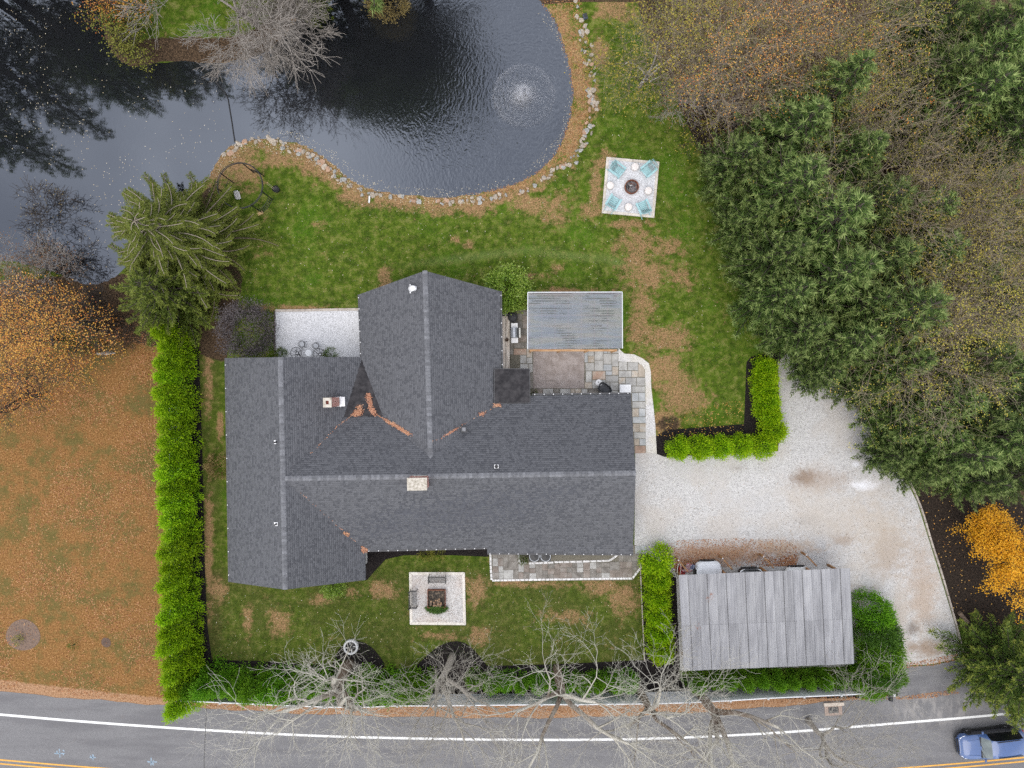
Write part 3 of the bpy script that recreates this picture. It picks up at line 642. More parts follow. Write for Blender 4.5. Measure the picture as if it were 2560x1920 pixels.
def shingles(parent, eL, eR, rL, rR, seed):
    """rows of laminated tabs from eave to ridge, as real stepped geometry"""
    r = np.random.default_rng(seed); eL, eR, rL, rR = [np.array(p, float) for p in (eL, eR, rL, rR)]
    nrm = np.cross(eR-eL, rL-eL); nrm /= np.linalg.norm(nrm)
    if nrm[2] < 0: nrm = -nrm
    n = int(np.linalg.norm((rL+rR)/2-(eL+eR)/2)/.1435); V = []; F = []; C = []
    up = (rL-eL)/np.linalg.norm(rL-eL)
    k = 0
    for i in range(n):
        v0, v1 = i/n, (i+1.25)/n
        a0, b0 = eL+(rL-eL)*v0, eR+(rR-eR)*v0; a1, b1 = eL+(rL-eL)*min(v1, 1), eR+(rR-eR)*min(v1, 1)
        L = np.linalg.norm(b0-a0); w = r.uniform(.09, .24, int(L/.13)+4); u = np.cumsum(w)-r.uniform(0, .3); u = u[(u > .02) & (u < L-.02)]
        u = np.concatenate([[0], u, [L]])/L; m = len(u)-1
        p0 = a0+(b0-a0)*u[:-1, None]; p1 = a0+(b0-a0)*u[1:, None]; q0 = a1+(b1-a1)*u[:-1, None]; q1 = a1+(b1-a1)*u[1:, None]
        thick = (np.arange(m)+i) % 2 if r.random() < 2 else None
        hi = np.where(r.random(m) < .5, .020, .009)[:, None]
        lo = nrm*.0; top0 = p0+nrm*hi; top1 = p1+nrm*hi; bt0 = p0-nrm*.012; bt1 = p1-nrm*.012; b_0 = q0+nrm*.001; b_1 = q1+nrm*.001
        blk = np.stack([bt0, bt1, top0, top1, b_0, b_1], 1).reshape(-1, 3); base = k+np.arange(m)[:, None]*6
        V.append(blk); F.append(np.concatenate([base+np.array([2, 3, 5, 4]), base+np.array([0, 1, 3, 2])]))
        val = np.where(hi[:, 0] > .015, r.uniform(.36, 1, m), r.uniform(0, .62, m)); C.append(np.concatenate([val, val*.25])); k += 6*m
    F = np.concatenate(F); V = np.concatenate(V)
    A = V[F[0]]; 
    if np.dot(np.cross(A[1]-A[0], A[2]-A[0]), nrm) < 0: F = F[:, ::-1]
    return obj('shingles', np_mesh('shingles', V, F, SHINGLE, np.concatenate(C)), parent, kind='stuff')
cap_mesh = None
def ridge_caps(parent, a, b, pitch, w=.17):
    a, b = Vector(a), Vector(b); L = (b-a).length; n = int(L/.2); d = (b-a)/n
    global cap_mesh
    me = bpy.data.meshes.new('ridge_cap'); e = .2*1.12; dz = w*pitch; t = .02
    me.from_pydata([(0, -w, -dz+.008), (0, 0, .03), (0, w, -dz+.008), (e, -w, -dz-.006), (e, 0, .014), (e, w, -dz-.006), (0, -w, -dz-.02), (0, w, -dz-.02), (0, 0, .0)], [], [(0, 3, 4, 1), (1, 4, 5, 2), (0, 1, 8, 6), (1, 2, 7, 8), (0, 6, 3), (2, 5, 7)])
    me.materials.append(CAP); q = d.to_track_quat('X', 'Z')
    for i in range(n):
        o = obj('ridge_cap', me, parent); o.location = a+d*i+Vector((0, 0, .012)); o.rotation_mode = 'QUATERNION'; o.rotation_quaternion = q
def slab(mb, q, th=.14):
    q = [Vector(p) for p in q]; n = (q[1]-q[0]).cross(q[2]-q[0]).normalized()
    if n.z < 0: n = -n
    lo = [p-Vector((0, 0, th)) for p in q]
    f = [(0, 1, 2, 3), (7, 6, 5, 4)]+[(i, i+4, (i+1) % 4+4, (i+1) % 4) for i in range(4)]
    if (q[1]-q[0]).cross(q[2]-q[0]).z < 0: f = [t[::-1] for t in f]
    mb.add(q+lo, f)
ZE, ZR = 2.8, 5.0
def gable(eL0, eL1, eR0, eR1, r0, r1, seed, nm='roof'):
    """eave side A (eL0->eL1), eave side B, ridge r0->r1"""
    mb = MB(); slab(mb, [eL0, eL1, r1, r0]); slab(mb, [eR0, eR1, r1, r0]); roof = mb.build(nm, DECK, house)
    shingles(roof, eL0, eL1, r0, r1, seed); shingles(roof, eR0, eR1, r0, r1, seed+1)
    run = math.hypot(eL0[0]-r0[0], eL0[1]-r0[1])
    return roof
V3 = lambda x, y, z: tuple(HL(x, y, z))
# west wing
wNW, wNR, wNE = hp(565, 895, ZE), hp(700, 893, ZR), hp(905, 892, ZE)
wSW, wSR, wSE = hp(574, 1455, ZE), hp(712, 1474, ZR), hp(914, 1450, ZE)
roofW = gable(wNW, wSW, wNE, wSE, wNR, wSR, 11); ridge_caps(roofW, wSR, wNR, .42)
# main wing (a little deeper to the south at its east end)
mR0, mR1 = hp(712, 1197, ZR), hp(1589, 1183, ZR)
mN0, mN1 = hp(712, 999, ZE), hp(1577, 985, ZE)
mS0, mS1 = hp(712, 1380, ZE), hp(1218, 1369, ZE)
roofM = gable(mN0, mN1, mS0, hp(1583, 1361, ZE), mR0, mR1, 21); ridge_caps(roofM, mR0, mR1, .38)
s = (mS1-mR0.lerp(mR1, .577)); ZX = ZE-.175
xS0, xS1 = hp(1218, 1382.5, ZX), hp(1583.5, 1385, ZX)
a_, b_ = hp(1218, 1367, ZE+.02), hp(1583, 1359, ZE+.02)
mbx = MB(); slab(mbx, [xS0, xS1, b_, a_]); ext = mbx.build('roof', DECK, house); shingles(ext, xS0, xS1, a_, b_, 31)
# north wing with pointed prow gable
ZN = 4.5
nNW, nNE, nA = hp(898, 736, ZE), hp(1250.5, 728, ZE), hp(1062, 677, ZN)
nSW = hp(912, 1185, ZE); nSE = hp(1257, 1180, ZE); nS = hp(1077, 1180, ZN)
roofN = gable(nNW, nSW, nNE, nSE, nA, nS, 41); ridge_caps(roofN, nS, nA, .32)
# membrane trough between west and north wings, and the flat porch roof
mb = MB(); t0, t1 = hp(880, 893, ZE+.0), hp(930, 893, ZE+.0); t2, t3 = hp(985, 1045, ZE+.55), hp(850, 1045, ZE+.55)
slab(mb, [t0, t1, t2, t3], .2); mb.build('valley_membrane', MEMBR, house)
mb = MB(); q = [hp(1236, 922, 3.05), hp(1324, 922, 3.05), hp(1325, 1007, 3.05), hp(1236, 1009, 3.05)]; slab(mb, q, .22); flat = mb.build('flat_roof', MEMBR, house)
for i in (0, 1, 2, 3): MB().bar(Vector(q[i])+Vector((0, 0, -.02)), Vector(q[(i+1) % 4])+Vector((0, 0, -.02)), .05, .09).build('drip_edge', DARKMET, flat)
# walls under each wing
def wall_run(poly, z1, nm='wall'):
    mb = MB()
    n = len(poly)
    for i in range(n):
        a, b = Vector(poly[i]), Vector(poly[(i+1) % n]); a.z = b.z = z1/2
        mb.bar(a, b, .2, z1)
    return mb.build(nm, SIDING, house)
def inset(q, d):
    c = sum((Vector(p) for p in q), Vector())/len(q); out = []
    for p in q:
        p = Vector(p); v = p-c; out.append((p.x-math.copysign(d, v.x), p.y-math.copysign(d, v.y), 0))
    return out
wallW = wall_run(inset([wNW, wNE, wSE, wSW], .55), 2.72); wallM = wall_run(inset([hp(905, 995, ZE), mN1, xS1, hp(905, 1377, ZE)], .55), 2.55); wallN = wall_run(inset([nNW, nNE, hp(1257, 1000, ZE), hp(908, 1000, ZE)], .5), 2.72)
wallP = wall_run(inset(q, .25), 2.8)
def gable_wall(a, b, r):   # triangle infill under a gable
    a, b, r = [Vector(p) for p in (a, b, r)]; n = (b-a).cross(Vector((0, 0, 1))).normalized()*.1
    lo = Vector((0, 0, .16)); mb = MB(); v = [a-lo-n, b-lo-n, r-lo-n, a-lo+n, b-lo+n, r-lo+n]
    mb.add(v, [(0, 1, 2), (5, 4, 3), (0, 3, 4, 1), (1, 4, 5, 2), (2, 5, 3, 0)]); mb.build('gable_wall', SIDING, house)
sh = lambda p, dx, dy: Vector(p)+Vector((dx, dy, 0))
gable_wall(sh(wNW, .5, -.5), sh(wNE, -.5, -.5), sh(wNR, 0, -.5)-Vector((0, 0, .2))); gable_wall(sh(wSW, .5, .5), sh(wSE, -.5, .5), sh(wSR, 0, .5)-Vector((0, 0, .2)))
gable_wall(sh(mN1, -.5, -.5), sh(hp(1583, 1361, ZE), -.5, .5), sh(mR1, -.5, 0)-Vector((0, 0, .2))); gable_wall(sh(nNW, .5, -.5), sh(nNE, -.5, -.5), sh(nA, 0, -1.6)-Vector((0, 0, .3)))
def window(wall, c, w, h, face):
    """face: unit normal (x,y) of the wall"""
    rz = math.atan2(face[1], face[0])-math.pi/2; x, y = c[0], c[1]
    mb = MB()
    for dx, dz, bw, bh in [(-w/2, 0, .08, h+.16), (w/2, 0, .08, h+.16), (0, -h/2, w, .08), (0, h/2, w, .08), (0, 0, .05, h)]: mb.box((dx, .04, dz), (bw, .08, bh))
    o = mb.build('window', TRIM, wall, (x, y, c[2]), rz); MB().box((0, .015, 0), (w, .03, h)).build('pane', GLASS, o)
for t in (.15, .4, .65, .88):
    p = Vector(wNW).lerp(Vector(wSW), t); window(wallW, (p.x+.43, p.y, 1.55), 1.3, 1.1, (-1, 0))
for t in (.12, .3, .72, .9):
    p = Vector(xS0).lerp(Vector(xS1), t); window(wallM, (p.x, p.y+.42, 1.5), 1.5, 1.2, (0, -1))
for px in (960, 1050, 1140): p = Vector(hp(px, 1376, ZE)); window(wallM, (p.x, p.y+.3, 1.5), 1.5, 1.2, (0, -1))
for t in (.15, .35, .65, .85): p = Vector(inset([nNW, nNE, nSE, nSW], .5)[0]).lerp(Vector(inset([nNW, nNE, nSE, nSW], .5)[1]), t); window(wallN, (p.x, p.y+.12, 1.5), 1.5, 1.9, (0, 1))
for py in (1150, 1290): p = Vector(hp(1580, py, ZE)); window(wallM, (p.x-.4, p.y, 1.2), 2.4, 2.1, (1, 0))
dp = Vector(hp(1255, 1376, ZE)); door = MB().box((0, 0, 0), (1.0, .08, 2.1)).build('door', M('front_door', [(.10, .02, .02), (.16, .03, .03)], 3, .5), house, (dp.x+.4, dp.y+.38, 1.05)); MB().box((.38, -.07, -.05), (.05, .06, .14)).build('handle', DARKMET, door)
# gutters with white hangers
def gutter(a, b, out, hang=True, every=.67):
    a, b = Vector(a), Vector(b); o = Vector((out[0], out[1], 0)); mb = MB()
    dz = Vector((0, 0, -.07)); mb.bar(a+o*.06+dz, b+o*.06+dz, .11, .1); g = mb.build('gutter', DARKMET, house)
    if hang:
        L = (b-a).length; n = int(L/every); mh = MB()
        for i in range(n+1):
            p = a.lerp(b, (i+.3)/(n+.6)); mh.box(p+o*.055+Vector((0, 0, -.005)), (.055, .06, .03))
        mh.build('gutter_hanger', TRIM, g)
gutter(hp(1330, 988, ZE), mN1, (0, 1)); gutter(hp(915, 1376, ZE), mS1, (0, -1)); gutter(xS0, xS1, (0, -1)); gutter(nNE, hp(1254, 922, ZE), (1, 0), True, .95); gutter(nNW, hp(904, 892, ZE), (-1, 0), True, .8)
gutter(wNW, wSW, (-1, 0), True, 1.6)
# chimneys
def brick_shaft(parent, c, w, d, z0, z1):
    """courses of bricks laid round a mortar core"""
    MB().box((c[0], c[1], (z0+z1)/2), (w-.03, d-.03, z1-z0)).build('mortar', M('mortar', [(.5, .46, .42), (.58, .54, .5)], 5, .95), parent)
    bm = MB().box((0, 0, 0), (.19, .09, .055)).mesh('brick', BRICK); z = z0+.04; r = 0
    while z < z1-.03:
        for (ax, L, off) in (('x', w, d/2-.04), ('x', w, -d/2+.04), ('y', d, w/2-.04), ('y', d, -w/2+.04)):
            n = max(1, int(L/.21)); st = L/n
            for i in range(n):
                t = -L/2+st*(i+.5)
                o = obj('brick', bm, parent); o.location = (c[0]+(t if ax == 'x' else off), c[1]+(off if ax == 'x' else t), z); o.rotation_euler = (0, 0, 0 if ax == 'x' else math.pi/2); o.scale = (st*.93/.19, 1, 1)
        z += .075; r += 1
ch1 = hp(818, 1006.5, 6.1); c1 = MB().box((0, 0, 0), (.66, .66, .02)).build('chimney', TRIM, house, (ch1.x+.3, ch1.y, 3.86))
e1 = empty('chimney_stack', (-.3, 0, -3.86), parent=c1); brick_shaft(e1, (0, 0), .50, .60, 3.5, 6.0)
mb = MB(); w, d = .56, .64
for dx, dy, a, b in [(-.19, 0, .18, d), (.19, 0, .18, d), (0, .22, .2, .2), (0, -.22, .2, .2)]: mb.box((dx, dy, 6.05), (a, b, .1))
mb.build('cap', STONECAP, e1); mb = MB(); mb.box((0, 0, 6.0), (.2, .24, .01)); mb.build('flue', M('flue_clay', [(.10, .02, .015), (.2, .05, .03)], 8, .9), e1)
MB().box((.34, 0, 3.87), (.07, .72, .12)).build('flashing', TRIM, e1)
ch2 = hp(1042.5, 1210.5, 6.3); e2 = empty('chimney_stack', (ch2.x, ch2.y, 0), parent=house); brick_shaft(e2, (0, 0), 1.2, .76, 4.3, 6.2)
MB().box((0, 0, 6.26), (1.32, .84, .12), bev=.02).build('cap', STONECAP, e2); fp = hp(1049, 1190, 5.0)
MB().box((fp.x-ch2.x, fp.y-ch2.y-.05, 5.0), (1.0, .18, .16)).build('flashing', M('aged_flashing', [(.5, .54, .48), (.62, .65, .58)], 6, .6), e2)
# roof vents
def zroof(px, py, z): return hp(px, py, z)
def pipe(px, py, z, h=.35, r=.055, nm='vent_pipe'):
    p = hp(px, py, z); o = MB().box((0, 0, 0), (.3, .26, .02)).build(nm, TRIM, house, (p.x, p.y, z+.03)); mb = MB(); mb.lathe([(r*1.5, 0), (r, .06), (r, h), (r*.7, h), (r*.7, h-.1)], 12); mb.build('pipe', DARKMET, o)
pipe(691, 1105, 4.75); pipe(691, 1310, 4.75); pipe(1241, 1166, 4.85, .3, .09)
p = hp(1160, 1073, 4.05); o = MB().box((0, 0, .12), (.28, .28, .2), bev=.03).build('box_vent', M('grey_vent', [(.10, .10, .11), (.2, .2, .21)], 5, .6), house, (p.x, p.y, 4.0)); MB().box((0, 0, .02), (.4, .4, .03)).build('vent_flange', DARKMET, o)
p = hp(1030, 722, 4.2); o = MB().box((-.12, 0, 0), (.08, .62, .03)).build('goose_vent', TRIM, house, (p.x, p.y, 4.2)); mb = MB()
mb.tube([(-.05, 0, -.05), (-.04, 0, .18), (.05, 0, .30), (.18, 0, .30), (.26, 0, .2)], [.2, .2, .19, .18, .16], 12); mb.build('hood', TRIM, o, smooth=True)
# fallen leaves lodged in the valleys
LEAFPILE = LEAF('leaf_pile', [(.34, .14, .07), (.46, .22, .12), (.52, .32, .2), (.28, .11, .06)], 0, objvar=.03)
def leaf_quads(P, size, r, flat=.35):
    """P (n,3) -> kite quads of the given size lying roughly flat"""
    n = len(P); a = r.uniform(0, 6.283, n); s_ = size*r.uniform(.6, 1.3, n)
    u = np.stack([np.cos(a), np.sin(a), r.normal(0, flat, n)], 1); v = np.stack([-np.sin(a), np.cos(a), r.normal(0, flat, n)], 1)
    u *= (s_*.5)[:, None]; v *= (s_*.32)[:, None]
    V = np.stack([P-u, P-v*.9+u*.1, P+u, P+v*.9+u*.1], 1).reshape(-1, 3)
    return V, np.arange(4*n).reshape(n, 4)
def pile(name, px, zf, n, size=.09, sig=(6, 3), ang=0, thick=.05, seed=0):
    r = np.random.default_rng(seed); P = []
    pts = np.array(px, float); c, s_ = math.cos(ang), math.sin(ang)
    for i in range(n):
        t = r.random()*(len(pts)-1); k = int(t); f = t-k; b = pts[k]+(pts[min(k+1, len(pts)-1)]-pts[k])*f
        dx, dy = r.normal(0, sig[0]), r.normal(0, sig[1]); x, y = b[0]+dx*c-dy*s_, b[1]+dx*s_+dy*c
        z = zf(x, y)+.03+r.random()*thick; P.append(hp(x, y, z))
    V, F = leaf_quads(np.array([tuple(p) for p in P]), size, r)
    obj(name, np_mesh(name, V, F, LEAFPILE, r.random(n)), house, kind='stuff')
def plane_z(a, b, c):
    a, b, c = [np.array(p, float) for p in (a, b, c)]; n = np.cross(b-a, c-a)
    return lambda x, y: a[2]-(n[0]*(x-a[0])+n[1]*(y-a[1]))/n[2]
PLN = [(plane_z(wNE, wSE, wNR)), (plane_z(mN0, mN1, mR0)), (plane_z(nNW, nSW, nA)), (plane_z(nNE, nSE, nA)), plane_z(t0, t1, t2), plane_z(mS0, mS1, mR0)]
def envelope(ids):
    def f(px, py):
        z = 3.2
        for _ in range(3):
            p = hp(px, py, z); z = max(PLN[i](p.x, p.y) for i in ids)
        return min(z, 4.9)
    return f
pile('leaf_litter', [(898, 1015), (900, 1033), (884, 1036), (900, 1030)], envelope((0, 4, 1)), 420, sig=(4, 3), seed=1)
pile('leaf_litter', [(920, 988), (923, 1000), (928, 1020), (936, 1034)], envelope((2, 4, 1)), 480, sig=(3.2, 3.5), seed=2)
pile('leaf_litter', [(966, 1052), (985, 1062), (1005, 1075), (1022, 1084)], envelope((2, 1)), 620, sig=(5, 2), ang=.55, seed=3)
pile('leaf_litter', [(1108, 1092), (1140, 1073)], envelope((3, 1)), 170, sig=(5, 1.1), ang=-.55, seed=4)
pile('leaf_litter', [(1202, 1036), (1208, 1033)], envelope((3, 1)), 60, sig=(3, 2), seed=5); pile('leaf_litter', [(1238, 1012), (1248, 1014)], envelope((3, 1)), 130, sig=(3.5, 2), seed=6)
pile('leaf_litter', [(940, 1036), (966, 1050)], envelope((2, 1)), 40, sig=(2, .7), ang=.5, seed=7); pile('leaf_litter', [(775, 1135), (850, 1060), (882, 1038)], envelope((0, 1)), 40, sig=(2, .7), ang=-.6, seed=8)
pile('leaf_litter', [(906, 1372), (914, 1378)], envelope((0, 5)), 150, sig=(3, 3), seed=9); pile('leaf_litter', [(863, 1332), (872, 1339)], envelope((0, 5)), 90, sig=(3, 2), seed=10)
pile('leaf_litter', [(750, 1230), (900, 1365)], envelope((0, 5)), 30, sig=(1.5, .8), seed=12); pile('leaf_litter', [(1080, 1105), (1240, 1015)], envelope((3, 1)), 36, sig=(1.5, .8), seed=13)
# ================================================================ PATIO COVER (corrugated plastic on timber)
BLACK = M('black_metal', [(.012, .012, .013), (.03, .03, .032)], 8, .45, metal=.0); WOOD = M('orange_timber', [(.30, .15, .06), (.42, .24, .11), (.50, .32, .17)], 3, .7, stretch=(.6, 4, 4), objrand=.1)
BRWOOD = M('brown_post', [(.22, .10, .045), (.33, .17, .07), (.42, .24, .10)], 4, .7, objrand=.1); CONC = M('concrete', [(.42, .41, .39), (.52, .51, .49)], 4, .9)
def polycarb():
    m, nt, bs = nodes('corrugated_plastic'); g = gcoord(nt)
    c = ramp(nt, sstep(nt, noise(nt, vscale(nt, g, (.35, 2.2, 1)), .9, 4), .3, .7), [(.25, .29, .38), (.33, .37, .45), (.38, .385, .40), (.42, .40, .37)])
    sy = new(nt, 'ShaderNodeSeparateXYZ'); nt.links.new(g, sy.inputs[0]); row = math_(nt, 'SNAP', sy.outputs[1], .176); band = math_(nt, 'LESS_THAN', math_(nt, 'ABSOLUTE', math_(nt, 'SUBTRACT', math_(nt, 'FRACT', math_(nt, 'DIVIDE', sy.outputs[1], .176)), .5)), .27)
    cv = new(nt, 'ShaderNodeCombineXYZ'); nt.links.new(math_(nt, 'MULTIPLY', sy.outputs[0], .55), cv.inputs[0]); nt.links.new(math_(nt, 'MULTIPLY', row, 23.7), cv.inputs[1])
    dirt = math_(nt, 'MULTIPLY', sstep(nt, noise(nt, cv.outputs[0], 1.0, 1, .4), .47, .50), band)
    big = sstep(nt, noise(nt, vscale(nt, g, (.5, .35, 1)), 1.1, 2), .42, .58)
    c = mixc(nt, math_(nt, 'MULTIPLY', math_(nt, 'MULTIPLY', dirt, big), .85), c, (.05, .05, .05))
    c = mixc(nt, .6, c, (.17, .175, .19)); nt.links.new(c, bs.inputs['Base Color']); bs.inputs['Roughness'].default_value = .35
    tr = new(nt, 'ShaderNodeBsdfTransparent'); tr.inputs[0].default_value = (.85, .9, 1, 1); mxs = new(nt, 'ShaderNodeMixShader'); mxs.inputs[0].default_value = .3
    nt.links.new(bs.outputs[0], mxs.inputs[1]); nt.links.new(tr.outputs[0], mxs.inputs[2]); nt.links.new(mxs.outputs[0], nt.nodes['Material Output'].inputs[0]); return m
POLY = polycarb()
def corrug(p00, p10, p11, p01, period, amp, axis, ns=6):
    """corrugated sheet on a quad; waves repeat along u (p00->p10) or v"""
    P = [np.array(p, float) for p in (p00, p10, p11, p01)]
    if axis == 'v': P = [P[0], P[3], P[2], P[1]]
    L = np.linalg.norm(P[1]-P[0]); n = max(8, int(L/period)*ns); u = np.linspace(0, 1, n+1)
    nrm = np.cross(P[1]-P[0], P[3]-P[0]); nrm /= np.linalg.norm(nrm)
    if nrm[2] < 0: nrm = -nrm
    w = amp*np.sin(u*L/period*2*np.pi)
    A = P[0]+(P[1]-P[0])*u[:, None]+nrm*w[:, None]; B = P[3]+(P[2]-P[3])*u[:, None]+nrm*w[:, None]; i = np.arange(n)
    F = np.stack([i, i+1, n+2+i, n+1+i], 1)
    if np.dot(np.cross(A[1]-A[0], B[0]-A[0]), nrm) < 0: F = F[:, ::-1]
    return np.concatenate([A, B]), F
pcx, pcy = W(1437, 800)
pc = empty('patio_cover', (pcx, pcy, 0), label='open patio cover with blue-grey corrugated plastic roof', cat='patio cover')
def L_(o, p): return np.array(p, float)-np.array(o.location)
zc = 2.7
c00, c10, c11, c01 = [np.array(W3(x, y, z)) for x, y, z in [(1319, 873, zc-.1), (1556, 871, zc-.1), (1555.5, 730, zc+.12), (1319.5, 731, zc+.12)]]
for i in range(7):
    a, b = i/7, (i+1.06)/7; lift = np.array([0, 0, .012*(i % 2)])
    V, F = corrug(L_(pc, c00+(c01-c00)*a)+lift, L_(pc, c10+(c11-c10)*a)+lift, L_(pc, c10+(c11-c10)*min(b, 1))+lift, L_(pc, c00+(c01-c00)*min(b, 1))+lift, .088, .014, 'v')
    obj('roof_panel', np_mesh('roof_panel', V, F, POLY, smooth=True), pc)
for t in np.linspace(.02, .98, 6):
    a = L_(pc, c00+(c01-c00)*t); b = L_(pc, c10+(c11-c10)*t); a[2] -= .1; b[2] -= .1; MB().bar(a, b, .05, .1).build('purlin', WOOD, pc)
for t in np.linspace(.01, .99, 8):
    a = L_(pc, c00+(c10-c00)*t); b = L_(pc, c01+(c11-c01)*t); a[2] -= .22; b[2] -= .22; MB().bar(a, b, .05, .14).build('rafter', WOOD, pc)
for (x0, x1, y, z) in [(1325, 1542, 876, zc-.32), (1325, 1550, 733, zc-.1)]:
    MB().bar(L_(pc, W3(x0, y, z)), L_(pc, W3(x1, y, z)), .14, .2).build('beam', WOOD, pc)
for (x, y) in [(1327, 876), (1400, 876), (1470, 876), (1540, 876), (1327, 733), (1436, 733), (1548, 733)]:
    p = L_(pc, W3(x, y, zc-.3)); MB().box((p[0], p[1], 1.2), (.13, .13, 2.4)).build('post', WOOD, pc)
ALU = M('pale_metal_trim', [(.45, .48, .50), (.58, .60, .61)], 5, .4)
for a, b in [(c00, c01), (c10, c11), (c01, c11)]: MB().bar(L_(pc, a)+[0, 0, .015], L_(pc, b)+[0, 0, .015], .06, .05).build('edge_trim', ALU, pc)

# ================================================================ CARPORT
def carport_metal():
    m, nt, bs = nodes('galvanised_sheet'); g = gcoord(nt)
    c = ramp(nt, sstep(nt, noise(nt, vscale(nt, g, (3, .35, 1)), 1.2, 4), .3, .7), [(.215, .215, .225), (.27, .27, .28), (.32, .32, .327)])
    r = new(nt, 'ShaderNodeObjectInfo').outputs['Random']; h = new(nt, 'ShaderNodeHueSaturation'); nt.links.new(math_(nt, 'ADD', math_(nt, 'MULTIPLY', r, .24), .82), h.inputs['Value']); nt.links.new(c, h.inputs['Color']); c = h.outputs[0]
    sp = sstep(nt, noise(nt, vscale(nt, g, (9, 2.2, 1)), 1.0, 3, .6), .70, .74); c = mixc(nt, math_(nt, 'MULTIPLY', sp, .7), c, (.10, .07, .06))
    for px, py, rr in [(1779, 1487, .28), (1772, 1497, .3), (1746, 1567, .3)]:
        x, y = W(px, py, 2.9); mp = new(nt, 'ShaderNodeMapping'); mp.inputs['Location'].default_value = (-x, -y, 0); mp.inputs['Scale'].default_value = (1, 1, 0); nt.links.new(g, mp.inputs[0])
        ln = new(nt, 'ShaderNodeVectorMath', operation='LENGTH'); nt.links.new(mp.outputs[0], ln.inputs[0])
        c = mixc(nt, math_(nt, 'MULTIPLY', sstep(nt, ln.outputs['Value'], rr, rr*.3), math_(nt, 'MULTIPLY', sstep(nt, noise(nt, vscale(nt, g, (14, 4, 1)), 1.0, 3), .5, .6), .9)), c, (.22, .09, .05))
    nt.links.new(c, bs.inputs['Base Color']); bs.inputs['Roughness'].default_value = .55; bs.inputs['Metallic'].default_value = .0; return m
GALV = carport_metal()
cpx, cpy = W(1910, 1550); cp = empty('carport', (cpx, cpy, 0), label='carport with ribbed grey sheet metal roof beside the driveway', cat='carport')
k00, k10, k11, k01 = [np.array(W3(x, y, z)) for x, y, z in [(1709.5, 1677, 2.65), (2135, 1659, 2.65), (2124.5, 1420, 3.05), (1697, 1437.5, 3.05)]]
NP = 18
for i in range(NP):
  for v0, v1 in ((0, .47), (.46, 1)):
    a, b = i/NP, min(1, (i+1.04)/NP); lift = np.array([0, 0, .03*(i % 2)+.012*(v0 == 0)]); c0 = k00+(k01-k00)*v0; c1 = k10+(k11-k10)*v0; d0 = k00+(k01-k00)*v1; d1 = k10+(k11-k10)*v1
    V, F = corrug(L_(cp, c0+(c1-c0)*a)+lift, L_(cp, c0+(c1-c0)*b)+lift, L_(cp, d0+(d1-d0)*b)+lift, L_(cp, d0+(d1-d0)*a)+lift, .178, .024, 'u')
    obj('roof_panel', np_mesh('roof_panel', V, F, GALV), cp)
    e0, e1 = L_(cp, c0+(c1-c0)*a)+lift+[0, 0, .03], L_(cp, d0+(d1-d0)*a)+lift+[0, 0, .03]; MB().bar(e0, e1, .03, .02).build('seam', GALV, cp)
for t in (.03, .25, .5, .75, .97):
    a = L_(cp, k00+(k01-k00)*t); b = L_(cp, k10+(k11-k10)*t); a[2] -= .1; b[2] -= .1; MB().bar(a, b, .07, .12).build('purlin', BRWOOD, cp)
for t, br in [(.045, 1), (.315, 1), (.565, 1), (.825, 1), (.985, 0)]:
    top = k01+(k11-k01)*t; bot = k00+(k10-k00)*t; MB().bar(L_(cp, top+(bot-top)*.09)-[0, 0, .25], L_(cp, bot)-[0, 0, .22], .1, .16).build('rafter', BRWOOD, cp)
    for q, dy in ((top, -.55), (bot, .25)):
        MB().box((q[0]-cpx, q[1]-cpy+dy, q[2]/2-.15), (.15, .15, q[2]-.3)).build('post', BRWOOD, cp)
    if br:   # outrigger strut seen beyond the roof edge, with a lamp cap
        foot = Vector((top[0]-cpx+.05, top[1]-cpy+.42, .0)); s_ = Vector((top[0]-cpx+.55, top[1]-cpy-.25, 1.3))
        MB().bar(foot+Vector((-.1, .05, .75)), s_, .1).build('strut', BRWOOD, cp); MB().box(foot+Vector((-.1, .05, .45)), (.13, .13, .9)).build('bollard', BRWOOD, cp); MB().lathe([(.05, 0), (.06, .03), (.02, .08)], 10, foot+Vector((-.1, .05, .9))).build('cap', TRIM, cp)

# ================================================================ CARS
CARPAINT = {}
def paint(name, col):
    m, nt, bs = nodes(name); g = ocoord(nt)
    nt.links.new(ramp(nt, noise(nt, g, 2.0, 3), [tuple(x*.93 for x in col), col]), bs.inputs['Base Color']); bs.inputs['Roughness'].default_value = .3; bs.inputs['Coat Weight'].default_value = .7; bs.inputs['Coat Roughness'].default_value = .06; return m
TYRE = M('tyre', [(.012, .012, .012), (.025, .025, .025)], 9, .85); RIM = M('alloy_rim', [(.35, .35, .36), (.5, .5, .51)], 5, .35, metal=.8); CGLASS = M('car_glass', [(.10, .12, .12), (.2, .23, .22)], 1.0, .05, spec=.8, bmp=0)
SGLASS = M('side_glass', [(.008, .009, .01), (.02, .02, .022)], 1.0, .05, bmp=0); LAMP = M('headlamp', [(.6, .62, .64), (.75, .76, .78)], 6, .15); PLAST = M('black_plastic', [(.012, .012, .013), (.025, .025, .026)], 8, .6); TAIL = M('tail_lamp', [(.25, .01, .01), (.35, .02, .02)], 6, .2)
